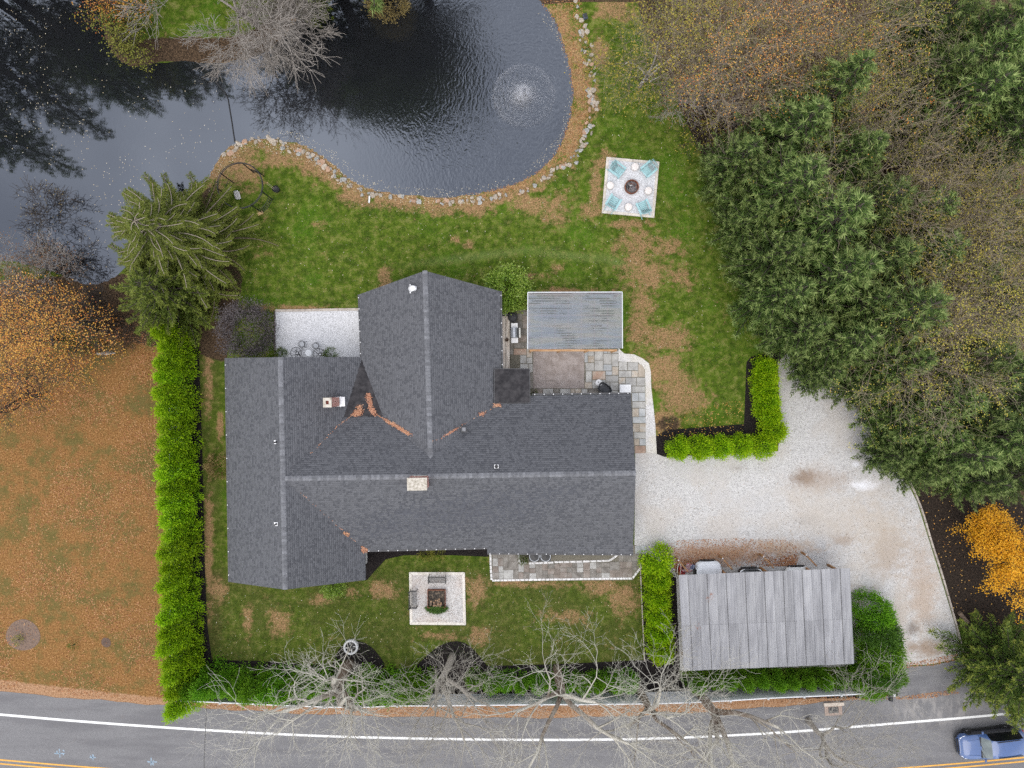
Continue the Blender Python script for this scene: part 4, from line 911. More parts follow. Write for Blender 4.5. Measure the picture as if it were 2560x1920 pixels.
def car(name, label, paintmat, loc, rz, L=4.6, Wd=1.86, Hh=1.66, group=None):
    """front toward +x. cross-sections lofted along the length"""
    root = empty(name, loc, rz, label, 'car', group); hw = Wd/2
    # x, half width, z bottom, z belt, half width top, z top
    st = [(.50, .62, .34, .62, .55, .66), (.488, .80, .26, .72, .66, .80), (.455, .92, .22, .80, .74, .90), (.38, .97, .2, .88, .80, .985), (.27, .99, .2, .93, .83, 1.045), (.205, 1.0, .2, .96, .83, 1.075),
          (.10, 1.0, .2, .97, .70, 1.50), (.05, 1.0, .2, .975, .675, 1.60), (-.05, 1.0, .2, .98, .665, 1.655), (-.2, 1.0, .2, .99, .66, 1.65), (-.34, .99, .2, 1.0, .645, 1.60), (-.40, .985, .22, 1.01, .63, 1.54),
          (-.455, .96, .24, 1.01, .66, 1.17), (-.485, .92, .28, .96, .70, 1.04), (-.5, .84, .34, .86, .66, .90)]
    V = []; ring = 11
    for x, w, z0, zb, wt, zt in st:
        k = Hh/1.66; half = [(w*.90, z0), (w, (z0+zb)*.5), (w*.975, zb), (wt, zt-.02), (wt*.55, zt+.018)]
        pts = [(a, b) for a, b in half]+[(0, zt+.028)]+[(-a, b) for a, b in half[::-1]]
        V += [(x*L, a*hw, b*k) for a, b in pts]
    F = {'b': [], 'w': [], 's': [], 'r': [], 'c': []}
    for i in range(len(st)-1):
        for j in range(ring-1):
            q = (i*ring+j, i*ring+j+1, (i+1)*ring+j+1, (i+1)*ring+j)
            t = 'b'
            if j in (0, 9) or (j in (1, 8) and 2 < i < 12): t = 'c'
            if i == 5 and 3 <= j <= 6: t = 'w'
            elif 6 <= i <= 10 and j in (2, 7): t = 's'
            elif i == 11 and 3 <= j <= 6: t = 'r'
            F[t].append(q)
        F['b'].append((i*ring+ring-1, i*ring, (i+1)*ring, (i+1)*ring+ring-1))
    F['b'].append(tuple(range(ring))); F['b'].append(tuple((len(st)-1)*ring+j for j in range(ring))[::-1])
    for t, nm, mt in (('b', 'body', paintmat), ('w', 'windscreen', CGLASS), ('s', 'side_window', SGLASS), ('r', 'rear_window', SGLASS), ('c', 'side_dark_reflection', paint(name+'_lower', (.012, .016, .03)))):  # body sides: dark reflection painted in as a near-black colour
        for side in ((0,) if t != 's' else (1, -1)):
            fs = F[t] if t != 's' else [q for q in F[t] if V[q[0]][1]*side > 0]
            if t == 'w' or t == 'r': pass
            used = sorted({i for q in fs for i in q}); mp = {u: n for n, u in enumerate(used)}
            mb = MB(); mb.v = [V[u] for u in used]; mb.f = [tuple(mp[i] for i in q) for q in fs]; me = mb.mesh(nm, mt, True)
            o = obj(nm, me, root)
            if t == 'b':
                me.shade_smooth() if hasattr(me, 'shade_smooth') else None
    for sx in (.315, -.30):
        for sy in (1, -1):
            wv = empty('wheel', (sx*L, sy*(hw-.1), .34), parent=root); mb = MB(); mb.lathe([(.2, -.11), (.32, -.11), (.345, -.07), (.345, .07), (.32, .11), (.2, .11)], 20); o = mb.build('tyre', TYRE, wv); o.rotation_euler = (math.pi/2, 0, 0)
            mb = MB(); mb.lathe([(.03, -.115), (.2, -.1), (.22, -.115), (.22, .115), (.2, .1), (.03, .115)], 14); o = mb.build('rim', RIM, wv); o.rotation_euler = (math.pi/2, 0, 0)
    for sy in (1, -1):
        mb = MB(); mb.tube([(.497*L*.985, sy*hw*.45, .70), (.478*L, sy*hw*.70, .745), (.44*L, sy*hw*.86, .80), (.405*L, sy*hw*.90, .845)], [.035, .06, .05, .02], 8); mb.build('headlight', LAMP, root, smooth=True)
        MB().box((-.478*L, sy*hw*.80, .92), (.12, .25, .16), bev=.03).build('tail_light', TAIL, root)
        MB().box((.155*L, sy*(hw+.09), 1.03), (.14, .2, .13), bev=.04).build('mirror', paintmat, root)
        MB().bar((.03*L, sy*hw*.60, 1.69), (-.34*L, sy*hw*.60, 1.65), .04, .04).build('roof_rail', PLAST, root)
        MB().bar((.4*L, sy*hw*.90, .3), (-.4*L, sy*hw*.9, .3), .2, .14).build('sill_trim', PLAST, root)
    MB().box((.497*L, 0, .5), (.08, 1.0, .18), bev=.03).build('grille', PLAST, root); MB().box((.502*L, 0, .3), (.1, 1.2, .12), bev=.03).build('bumper_trim', PLAST, root)
    MB().bar((.205*L, -hw*.8, 1.08), (.205*L, hw*.8, 1.08), .16, .03).build('cowl', PLAST, root)
    mb = MB()
    for y in (-.25, .22): mb.bar((.215*L, y, 1.095), (.175*L, y+.5, 1.19), .025, .02)
    mb.build('wiper', PLAST, root)
    for sy in (1, -1): MB().bar((.40*L, sy*.52, .985), (.23*L, sy*.60, 1.075), .035, .025).build('hood_crease', paintmat, root)
    return root
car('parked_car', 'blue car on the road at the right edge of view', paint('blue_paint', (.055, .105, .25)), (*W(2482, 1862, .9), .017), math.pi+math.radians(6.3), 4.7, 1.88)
bpy.data.objects['parked_car'].name = 'car'
WPAINT, BPAINT, CPAINT = paint('white_paint', (.72, .73, .75)), paint('black_paint', (.012, .013, .016)), paint('cream_paint', (.68, .69, .68))
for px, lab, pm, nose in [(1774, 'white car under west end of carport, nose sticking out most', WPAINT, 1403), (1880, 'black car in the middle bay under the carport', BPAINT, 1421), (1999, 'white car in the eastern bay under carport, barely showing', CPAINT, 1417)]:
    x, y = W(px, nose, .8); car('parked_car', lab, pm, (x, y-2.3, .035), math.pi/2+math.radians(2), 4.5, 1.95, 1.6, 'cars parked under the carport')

# ================================================================ FENCES
VINYL = M('white_vinyl', [(.60, .61, .62), (.68, .69, .70)], 1.2, .45, bmp=.03)
def fence(name, label, tops, hgt=1.85, loc=None):
    P = [Vector(W3(x, y, hgt)) for x, y in tops]; o0 = P[len(P)//2].copy(); o0.z = 0
    root = empty(name, o0, label=label, cat='fence')
    pm = MB().box((0, 0, .96), (.13, .13, 1.92)).mesh('post', VINYL); cm = MB(); cm.lathe([(.1, 0), (.1, .03), (.02, .09)], 4); cmesh = cm.mesh('cap', VINYL)
    for i, p in enumerate(P):
        q = p-o0; q.z = 0; po = obj('post', pm, root, q); c = obj('cap', cmesh, po, (0, 0, 1.92), math.pi/4)
        if i:
            a, b = P[i-1]-o0, q; a.z = b.z = 0; d = b-a
            if d.length > 3.4: continue
            u = d.normalized(); pn = MB(); pn.bar(a+u*.07+Vector((0, 0, .92)), b-u*.07+Vector((0, 0, .92)), .045, 1.66); panel = pn.build('panel', VINYL, root)
            for z in (.1, 1.78): MB().bar(a+u*.066+Vector((0, 0, z)), b-u*.066+Vector((0, 0, z)), .075, .13).build('rail', VINYL, panel)
            n = int(d.length/.28); mb = MB(); s_ = Vector((-u.y, u.x, 0))
            for k in range(1, n): 
                for sg in (-1, 1): mb.bar(a+d*k/n+s_*sg*.0235+Vector((0, 0, .2)), a+d*k/n+s_*sg*.0235+Vector((0, 0, 1.7)), .008, .004)
            mb.build('groove', M('groove_shadow', [(.5, .5, .52), (.55, .55, .57)], 4, .6) if 'groove_shadow' not in bpy.data.materials else bpy.data.materials['groove_shadow'], panel)
    return root
fence('white_fence', 'long white vinyl fence running along the road', [(432, 1752), (467, 1753), (551, 1757), (640, 1761), (730, 1765), (812, 1768), (901, 1769), (993, 1765), (1081, 1765), (1173, 1764), (1265, 1763), (1354, 1762), (1444, 1762), (1537, 1761), (1628, 1760), (1724, 1757), (1826, 1752), (1920, 1746), (2010, 1742), (2103, 1738), (2200, 1733)])
fence('side_fence', 'white vinyl fence half hidden inside the west hedge', [(424, 1000+i*62) for i in range(13)])
# gate post with lamp, kerb inlet, mailbox
ml = W3(2236, 1738, 1.75); mlb = empty('mailbox_post', (ml[0], ml[1], 0), label='white post with black mailbox at driveway entrance', cat='mailbox')
MB().box((0, 0, .85), (.13, .13, 1.7)).build('post', VINYL, mlb); MB().box((.0, 0, 1.72), (.2, .2, .06)).build('cap', VINYL, mlb)
mb = MB(); mb.tube([(0, -.12, 1.3), (0, -.62, 1.3)], .14, 12); mx_ = mb.build('mailbox', PLAST, mlb, smooth=False); MB().box((0, -.35, 1.13), (.2, .6, .04)).build('bracket', PLAST, mlb)
ci = empty('storm_drain', W3(2083, 1765), label='kerb inlet with stone lintel and iron grate on road edge', cat='drain')
MB().box((0, .18, .08), (1.5, .24, .16), rz=.05).build('lintel', M('kerb_stone', [(.45, .38, .31), (.56, .49, .41)], 5, .85), ci); MB().box((0, -.32, .03), (1.3, .75, .03), rz=.05).build('apron', M('rust_concrete', [(.27, .20, .16), (.36, .28, .23)], 4, .9), ci)
gr = MB().box((0, -.28, .045), (.75, .45, .02), rz=.05).build('grate', PLAST, ci)
for i in range(6): MB().box((-.3+i*.12, -.28, .06), (.03, .42, .02), rz=.05).build('bar', M('iron', [(.1, .09, .085), (.16, .14, .13)], 7, .6), gr)

# ================================================================ FIREPIT TERRACE
TEAL = M('teal_paint', [(.27, .46, .48), (.34, .54, .56)], 4, .55, objrand=.05); RUST = M('rusty_steel', [(.07, .02, .015), (.17, .06, .03), (.26, .11, .06)], 6, .85); STOOL = M('pale_stump', [(.62, .57, .54), (.72, .68, .65)], 5, .85, world=False)
def adirondack():
    r = empty('adirondack_chair')
    def plank(nm, a, b, w, t, par=r): return MB().bar(a, b, w, t).build(nm, TEAL, par)
    for i in range(5): plank('seat_slat', (.30-i*.115, -.27, .36-i*.035), (.30-i*.115, .27, .36-i*.035), .1, .02)
    for i in range(6):
        y = -.25+i*.1; topz = 1.02-.9*(y*y); plank('back_slat', (-.22, y, .24), (-.22-.62*(topz-.24)*.75, y*1.12, topz), .02, .088)
    for s_ in (-1, 1):
        plank('arm', (-.48, s_*.36, .585), (.36, s_*.36, .585), .13, .025); plank('leg', (.30, s_*.31, 0), (.30, s_*.31, .575), .03, .1); plank('leg', (-.72, s_*.29, .03), (.34, s_*.29, .33), .03, .11); plank('arm_post', (-.40, s_*.33, .15), (-.40, s_*.33, .575), .03, .08)
    plank('back_rail', (-.42, -.36, .57), (-.42, .36, .57), .06, .03); plank('back_rail', (-.55, -.27, .86), (-.55, .27, .86), .03, .06)
    return r
a0 = adirondack()
for i, (px, py, deg, lab) in enumerate([(1545, 427, -38, 'teal slatted garden chair in top left corner of firepit terrace'), (1619, 426, -140, 'teal slatted garden chair in top right corner of firepit terrace'), (1534, 505, 58, 'teal slatted garden chair in bottom left corner of firepit terrace'), (1607, 517, 113, 'teal slatted garden chair in bottom right corner of firepit terrace')]):
    o = a0 if i == 0 else copy_tree(a0); o.location = (*W(px, py, .4), .05); o.rotation_euler = (0, 0, math.radians(deg)); o.scale = (1.12, 1.12, 1.05); tag(o, lab, 'chair', 'teal chairs round the firepit')
st = MB(); st.lathe([(.25, 0), (.285, .05), (.285, .37), (.26, .42), (.2, .435), (.1, .44)], 24); stm = st.mesh('stool', STOOL, True)
for px, py, lab in [(1588, 416, 'round pale stool at the top edge of firepit terrace'), (1526, 463, 'round pale stool at the left edge of firepit terrace'), (1621.5, 476, 'round pale stool at the right edge of firepit terrace'), (1571.5, 517, 'round pale stool at the bottom edge of firepit terrace')]:
    obj('garden_stool', stm, None, (*W(px, py, .4), .05), label=lab, cat='stool', group='pale stools round the firepit')
fx, fy = W(1579, 467.5, .2); fp_ = empty('fire_pit', (fx, fy, .05), label='round rusty steel fire pit ring with ash and charred logs', cat='fire pit')
mb = MB(); mb.lathe([(.50, 0), (.525, .02), (.53, .30), (.50, .31), (.47, .29), (.46, .03)], 32, cap=False); mb.build('ring', RUST, fp_)
mb = MB(); mb.lathe([(.46, .1), (.3, .15), (.1, .17)], 24); mb.build('ash', M('ash', [(.05, .045, .05), (.13, .12, .125), (.25, .22, .21)], 12, .95), fp_)
for k_ in range(11):
    a = random.uniform(0, 6.28); rr = random.uniform(.1, .38); p = Vector((rr*math.cos(a), rr*math.sin(a), .19)); d = Vector((math.cos(a+1.4), math.sin(a+1.4), .15))*random.uniform(.06, .15)
    MB().bar(p-d, p+d, .05, .05).build('charred_log', [BLACK, RUST, M('ash_wood%d' % k_, [(.5, .47, .44), (.7, .68, .66)], 8, .9) if k_ % 5 == 0 else BLACK][k_ % 3], fp_)

# ================================================================ FRONT SQUARE
def bench():
    r = empty('garden_bench'); w = .62
    for i in range(5): MB().bar((-w, .16-i*.09, .44), (w, .16-i*.09, .44), .045, .025).build('seat_slat', BLACK, r)
    for i in range(4): MB().bar((-w, .235+.02*i, .52+i*.1), (w, .235+.02*i, .52+i*.1), .02, .05).build('back_slat', BLACK, r)
    for s_ in (-1, 1):
        for nm, a, b in [('leg', (s_*w, -.24, 0), (s_*w, -.22, .62)), ('leg', (s_*w, .3, 0), (s_*w, .2, .44)), ('back_post', (s_*w, .2, .44), (s_*w*1.02, .33, .9)), ('arm', (s_*w*1.02, -.26, .62), (s_*w*1.02, .27, .66)), ('side_rail', (s_*w, -.24, .42), (s_*w, .24, .42))]: MB().bar(a, b, .05, .045).build(nm, BLACK, r)
    return r
b0 = bench(); b0.location = (*W(1093, 1449, .45), .05); b0.rotation_euler = (0, 0, 0); tag(b0, 'black slatted bench on the north side of front gravel square', 'bench', 'black benches on the front gravel square')
b1 = copy_tree(b0); b1.location = (*W(1034, 1498, .45), .05); b1.rotation_euler = (0, 0, math.pi/2); tag(b1, 'black slatted bench on the west side of front gravel square')
px_, py_ = W(1091.5, 1496, .2); pl = empty('square_fire_pit', (px_, py_, .05), label='square rusty steel fire pit box in front gravel square', cat='fire pit')
for c, d in [((0, .65, .16), (1.34, .04, .32)), ((0, -.65, .16), (1.34, .04, .32)), ((.65, 0, .16), (.04, 1.26, .32)), ((-.65, 0, .16), (.04, 1.26, .32))]: MB().box(c, d).build('side_panel', RUST, pl)
MB().box((0, 0, .06), (1.25, 1.25, .1)).build('ash', M('cold_ash', [(.02, .016, .013), (.06, .05, .04), (.17, .13, .09)], 7, .95, 6), pl)
LOGEND = M('log_end', [(.45, .26, .14), (.60, .40, .24)], 9, .85); BARK = M('log_bark', [(.10, .07, .05), (.22, .16, .11)], 7, .9)
for i in range(15):
    a = random.gauss(0, .21); b = random.gauss(-.25, .17); lg = MB(); tilt = Vector((random.uniform(-.1, .1), -.35, -.2)); top = Vector((px_+a, py_+b, .42+random.uniform(-.08, .06)))
    root = empty('firewood_log', top, label='%s split log from the top in pile on square fire pit' % ORD[i], cat='log', group='logs piled on the square fire pit')
    r_ = random.uniform(.055, .08); mb = MB(); mb.tube([(0, 0, 0), tilt], r_, 9); mb.build('bark', BARK, root); nrm_ = (-tilt).normalized(); mb = MB(); mb.tube([(0, 0, 0), nrm_*.006], [r_*.95, r_*.93], 9); mb.build('cut_end', LOGEND, root)

# ================================================================ WHITE WHEEL BY THE TREE
wx, wy = W(877, 1618, .25); wh = empty('ring_planter', (wx, wy, .012), label='round pale stone ring with four spokes and dark middle', cat='planter')
WS = M('pale_cast_stone', [(.48, .48, .47), (.60, .60, .59)], 5, .8)
mb = MB(); mb.lathe([(.40, 0), (.52, 0), (.56, .06), (.555, .3), (.53, .34), (.43, .34), (.40, .3)], 36, cap=False); mb.build('ring', WS, wh, smooth=False)
MB().lathe([(.40, .05), (.2, .08), (.02, .08)], 24).build('bowl', PLAST, wh)
for k_ in range(4):
    a = k_*math.pi/2+.15; MB().bar((.44*math.cos(a), .44*math.sin(a), .3), (.2*math.cos(a+.1), .2*math.sin(a+.1), .2), .05, .06).build('spoke', WS, wh)

# ================================================================ GARDEN FRAME (round metal arbour)
gxy = W(599, 463, 2.35); gf = empty('garden_arbour', (gxy[0], gxy[1], gz1(*gxy)), label='round black metal garden arbour frame on the pond bank', cat='arbour')
RR = 1.62; ring = lambda z, r: [(r*math.cos(i*2*math.pi/40), r*math.sin(i*2*math.pi/40), z) for i in range(40)]
for z in (2.35, 2.18): MB().tube(ring(z, RR), .028, 6, closed=True).build('hoop', BLACK, gf)
angs = [math.radians(d) for d in (148, 188, 85, 55, 345, 300, 232)]
for a in angs: MB().bar((RR*math.cos(a), RR*math.sin(a), 0), (RR*math.cos(a), RR*math.sin(a), 2.35), .06).build('post', BLACK, gf)
for a0_, a1_ in ((148, 188), (345, 300), (85, 55)):
    mb = MB()
    for z in (.15, .5, .85): mb.tube([(RR*math.cos(math.radians(a0_+(a1_-a0_)*t/8)), RR*math.sin(math.radians(a0_+(a1_-a0_)*t/8)), z) for t in range(9)], .018, 5)
    for t in range(1, 8):
        a = math.radians(a0_+(a1_-a0_)*t/8); mb.bar((RR*math.cos(a), RR*math.sin(a), .1), (RR*math.cos(a), RR*math.sin(a), .9), .025)
    mb.build('lattice_panel', BLACK, gf)
hx, hy = W(684, 468, .9); hb = empty('hanging_basket', (hx, hy, gz1(hx, hy)), label='black round pot beside the metal garden arbour', cat='pot')
mb = MB(); mb.lathe([(.12, 0), (.2, .1), (.26, .5), (.22, .55), (.19, .45), (.05, .4)], 18); mb.build('pot', PLAST, hb); 
for s_ in (-.06, .06): MB().bar((-.1, s_, .5), (-.5, .3+s_, .9), .012).build('cord', M('cord%d' % (s_ > 0), [(.5, .42, .28), (.6, .5, .35)], 9, .9), hb)
cx_, cy_ = W(594, 488); mb = MB()
for i in range(4): mb.box((-.16+i*.11, random.uniform(-.05, .05), .06+.03*(i % 2)), (.1, .72-.1*abs(i-1.5), .09), rz=.25, bev=.03)
mb.build('pale_slab', M('pale_driftwood', [(.5, .48, .45), (.66, .64, .61)], 4, .85, stretch=(8, 1, 1)), None, (cx_, cy_, gz1(cx_, cy_)), label='pale ridged slab lying inside the metal garden arbour', cat='slab')
cx_, cy_ = W(652, 534); MB().box((0, 0, .1), (.42, .2, .18), rz=.5, bev=.03).build('timber_block', M('yellow_timber', [(.50, .32, .14), (.62, .43, .22)], 6, .8), None, (cx_, cy_, 0), label='yellow timber block lying in grass below the garden arbour', cat='block')

# ================================================================ WHITE PATIO FURNITURE
WIRE = M('black_wire', [(.015, .015, .018), (.03, .03, .034)], 6, .4); SEATG = M('pale_grey_seat', [(.40, .41, .43), (.5, .51, .53)], 5, .6)
def wire_stool(label, px, py, rz):
    r = empty('wire_stool', (*W(px, py, .4), .05), rz, label, 'stool', 'small wire stools on the white patio'); c = lambda R, z, sx=1: [(R*sx*math.cos(i*2*math.pi/24), R*math.sin(i*2*math.pi/24), z) for i in range(24)]
    MB().tube(c(.25, .48), .016, 6, closed=True).build('rim', WIRE, r); MB().tube(c(.2, .42, .9), .012, 6, closed=True).build('inner_rim', WIRE, r); MB().lathe([(.17, .40), (.18, .42), (.02, .425)], 20).build('seat', SEATG, r)
    for k_ in range(4): a = k_*math.pi/2+.4; MB().bar((.2*math.cos(a), .2*math.sin(a), .42), (.33*math.cos(a), .33*math.sin(a), 0), .018).build('leg', WIRE, r)
wire_stool('small wire stool on white patio, nearer the dark shrub', 755.5, 860.5, .4); wire_stool('small wire stool on white patio, nearer the house wing', 790, 864.5, 1.1)
def wire_chair(label, px, py, rz):
    r = empty('wire_chair', (*W(px, py, .5), .05), rz, label, 'chair', 'round wire chairs on the white patio'); R = .42
    MB().tube([(R*math.cos(i*2*math.pi/32), R*math.sin(i*2*math.pi/32), .74+.06*math.cos(i*2*math.pi/32)) for i in range(32)], .02, 6, closed=True).build('rim', WIRE, r)
    for k_ in range(6):
        a = k_*math.pi/3+.3; MB().tube([(R*math.cos(a), R*math.sin(a), .74+.06*math.cos(a)), (R*.6*math.cos(a+.1), R*.6*math.sin(a+.1), .55), (.09*math.cos(a+.2), .09*math.sin(a+.2), .42)], [.014, .018, .022], 6).build('spoke', WIRE, r)
    MB().lathe([(.05, .38), (.13, .40), (.13, .43), (.08, .44)], 16).build('hub_ring', WIRE, r); MB().lathe([(.07, .43), (.065, .455), (.02, .46)], 14).build('hub', TRIM, r)
    for k_ in range(4): a = k_*math.pi/2+.6; MB().bar((.1*math.cos(a), .1*math.sin(a), .4), (.42*math.cos(a), .42*math.sin(a), 0), .022).build('leg', WIRE, r)
wire_chair('round black wire chair by house eave, beside the left boxwood', 743, 883, .2); wire_chair('round black wire chair by house eave, beside the right boxwood', 800, 886, 2.2)
tb = empty('glass_table', (*W(771.5, 882.5, .5), .05), label='small round clear table between the two wire chairs', cat='table')
MB().lathe([(.24, .5), (.245, .51), (.24, .52), (.02, .52)], 28).build('table_top', M('frosted_glass', [(.66, .67, .68), (.74, .75, .76)], 2, .15), tb); MB().tube([(.245*math.cos(i*2*math.pi/28), .245*math.sin(i*2*math.pi/28), .505) for i in range(28)], .009, 5, closed=True).build('rim', ALU, tb); MB().lathe([(.16, 0), (.03, .03), (.03, .49), (.07, .5)], 14).build('pedestal', ALU, tb)

# ================================================================ BARBECUE CORNER
gp = W3(1287, 832, .9); bb = empty('barbecue', (gp[0], gp[1], .05), label='gas barbecue with white side shelves beside the house', cat='barbecue'); bb.rotation_euler = (0, 0, .02)
STEEL = M('brushed_steel', [(.30, .32, .35), (.42, .44, .47)], 3, .35, metal=.5)
for y, nm in ((.52, 'side_shelf'), (-.56, 'side_shelf')): MB().box((-.02, y, .9), (.5, .38, .05), bev=.02).build(nm, TRIM, bb)
mb = MB(); mb.tube([(-.06, -.36, 1.0), (-.06, .34, 1.0)], .26, 14); hood = mb.build('hood', STEEL, bb, smooth=False); MB().bar((.25, -.3, 1.06), (.25, .3, 1.06), .04).build('handle', BLACK, hood)
MB().box((0, 0, .78), (.58, .74, .26)).build('firebox', PLAST, bb); MB().box((.36, 0, .88), (.12, .72, .1), bev=.03).build('control_panel', M('cream_panel', [(.6, .6, .56), (.7, .7, .66)], 4, .4), bb); MB().box((0, 0, .4), (.5, .7, .55)).build('cabinet', STEEL, bb)
for sx in (-.2, .2):
    for sy in (-.3, .3): MB().box((sx, sy, .06), (.05, .05, .12)).build('leg', BLACK, bb)
p = W3(1281.5, 793, .6); kb = empty('covered_kettle', (p[0], p[1], .05), label='round black covered kettle grill beside the rhododendron', cat='grill'); mb = MB(); mb.lathe([(.22, 0), (.32, .1), (.37, .5), (.36, .7), (.25, .86), (.06, .92)], 18); mb.build('cover', M('black_cover', [(.025, .025, .027), (.05, .05, .053)], 6, .8, bmp=.6), kb); MB().lathe([(.05, .9), (.05, .95), (.01, .96)], 10).build('knob', BLACK, kb)
lp = W3(1265, 857, .5); lg = empty('timber_ledge', (lp[0], lp[1], 0), label='long pale timber ledge along the east wall of house', cat='ledge')
for i, (x, w_) in enumerate([(-.16, .26), (.14, .26)]): MB().box((x, 0, .5), (w_, 3.95, .06)).build('plank', WOODB, lg)
for y in (-1.8, 0, 1.8): MB().box((0, y, .23), (.5, .1, .47)).build('support', WOODB, lg)
q_ = W3(1267, 849.5, .6); pt = empty('rope_coil', (q_[0], q_[1], .53), label='small dark round pot on the pale timber ledge', cat='pot'); mb = MB(); mb.lathe([(.1, 0), (.135, .12), (.12, .14), (.08, .1), (.02, .09)], 14); mb.build('pot', M('dark_pot', [(.04, .025, .015), (.1, .06, .035)], 8, .8), pt); bpy.data.objects['rope_coil'].name = 'flower_pot'
for i, (x, y) in enumerate([(1262, 775), (1263, 786)]):
    o = obj('boulder', RM[2], None, (*W(x, y), .15), label='grey boulder against east wall, %s of two' % ('northern', 'southern')[i], cat='boulder', group='boulders by the rhododendron'); o.scale = (.5, .34, .6)
p = W3(1512, 972, .4); ct = empty('garden_cart', (p[0], p[1], .05), label='black plastic garden cart tub standing by the main roof eave', cat='cart'); ct.rotation_euler = (0, 0, -.55)
mb = MB(); prof = [(.55, .0), (.5, .2), (.25, .34), (-.35, .38), (-.5, .3), (-.55, 0), (-.5, -.3), (-.35, -.38), (.25, -.34), (.5, -.2)]
for z, s_ in ((.25, .75), (.6, 1.0), (.6, .93), (.35, .72)): mb.v += [(x*s_, y*s_, z) for x, y in prof]
n = len(prof); mb.f += [(j*n+i, j*n+(i+1) % n, (j+1)*n+(i+1) % n, (j+1)*n+i) for j in range(3) for i in range(n)]+[tuple(range(3*n, 4*n)), tuple(range(n))[::-1]]
mb.build('tub', M('cart_plastic', [(.03, .031, .034), (.055, .056, .06)], 3, .5), ct)
for s_ in (-.3, .3): o = MB().lathe([(.03, -.04), (.16, -.04), (.16, .04), (.03, .04)], 14).build('wheel', TYRE, ct, (-.2, s_, .16)); o.rotation_euler = (math.pi/2, 0, 0)
MB().bar((.45, 0, .45), (.95, 0, .75), .04).build('handle', BLACK, ct)
p = W3(1497, 957, .4); wp = empty('white_pail', (p[0], p[1], .05), label='white round lidded pail beside the black garden cart', cat='pail'); MB().lathe([(.2, 0), (.25, .38), (.25, .4), (.1, .47), (.02, .48)], 18).build('pail', TRIM, wp)
for dx, dy in ((-.05, .05), (.1, -.03)): MB().lathe([(.05, .45), (.045, .49), (.01, .49)], 10, (dx, dy, 0)).build('knob', PLAST, wp)
p = W3(1563, 973, .45); db = empty('deck_box', (p[0], p[1], .05), label='white storage box at northeast corner of the house', cat='box'); MB().box((0, 0, .22), (.8, .66, .44), bev=.03).build('base', M('white_plastic', [(.62, .62, .6), (.72, .72, .7)], 3, .5), db); MB().box((0, 0, .47), (.84, .7, .06), bev=.02).build('lid', TRIM, db)
# condensers in the south bed
for px, lab in ((1336, 'west of two round-topped condensers under the south eave'), (1364, 'east of two round-topped condensers under the south eave')):
    p = W3(px, 1391, .8); ac = empty('condenser', (p[0], p[1], .0), label=lab, cat='condenser', group='condensers under the south eave'); MB().box((0, 0, .4), (.78, .78, .78), bev=.04).build('case', M('case%d' % px, [(.05, .05, .052), (.09, .09, .092)], 5, .6), ac)
    MB().tube([(.36*math.cos(i*math.pi/12), .36*math.sin(i*math.pi/12), .81) for i in range(24)], .03, 6, closed=True).build('fan_guard', STEEL, ac); MB().lathe([(.3, .79), (.1, .81), (.02, .82)], 16).build('fan', BLACK, ac)
# hose cart and flag by the carport
p = W3(1699, 1421, .4); hc = empty('hose_cart', (p[0], p[1], .03), label='red hose cart with white hose west of carport', cat='hose cart')
RED = M('red_paint', [(.28, .03, .03), (.42, .06, .05)], 4, .5); HOSE = M('white_hose', [(.66, .64, .6), (.76, .74, .7)], 4, .5)
MB().box((.05, -.1, .3), (.25, .5, .5), bev=.04).build('frame', RED, hc); MB().box((.3, -.35, .2), (.3, .25, .3), bev=.03).build('base', RED, hc)
def oval(cx, cy, rx, ry, rz, z): return [(cx+rx*math.cos(t)*math.cos(rz)-ry*math.sin(t)*math.sin(rz), cy+rx*math.cos(t)*math.sin(rz)+ry*math.sin(t)*math.cos(rz), z) for t in np.linspace(0, 2*math.pi, 25)[:-1]]
MB().tube(oval(-.1, -.05, .13, .5, -.1, .62), .025, 6, closed=True).build('hose_loop', HOSE, hc); MB().tube(oval(-.35, -.5, .08, .2, .4, .2), .022, 6, closed=True).build('hose_loop', HOSE, hc)
MB().tube(oval(.28, .02, .09, .26, .0, .55), .04, 8, closed=True).build('reel', PLAST, hc)
for x, y in ((-.32, .25), (-.35, -.15)): MB().lathe([(.05, 0), (.06, .1), (.03, .14)], 10, (x, y, 0)).build('jar', TRIM, hc)
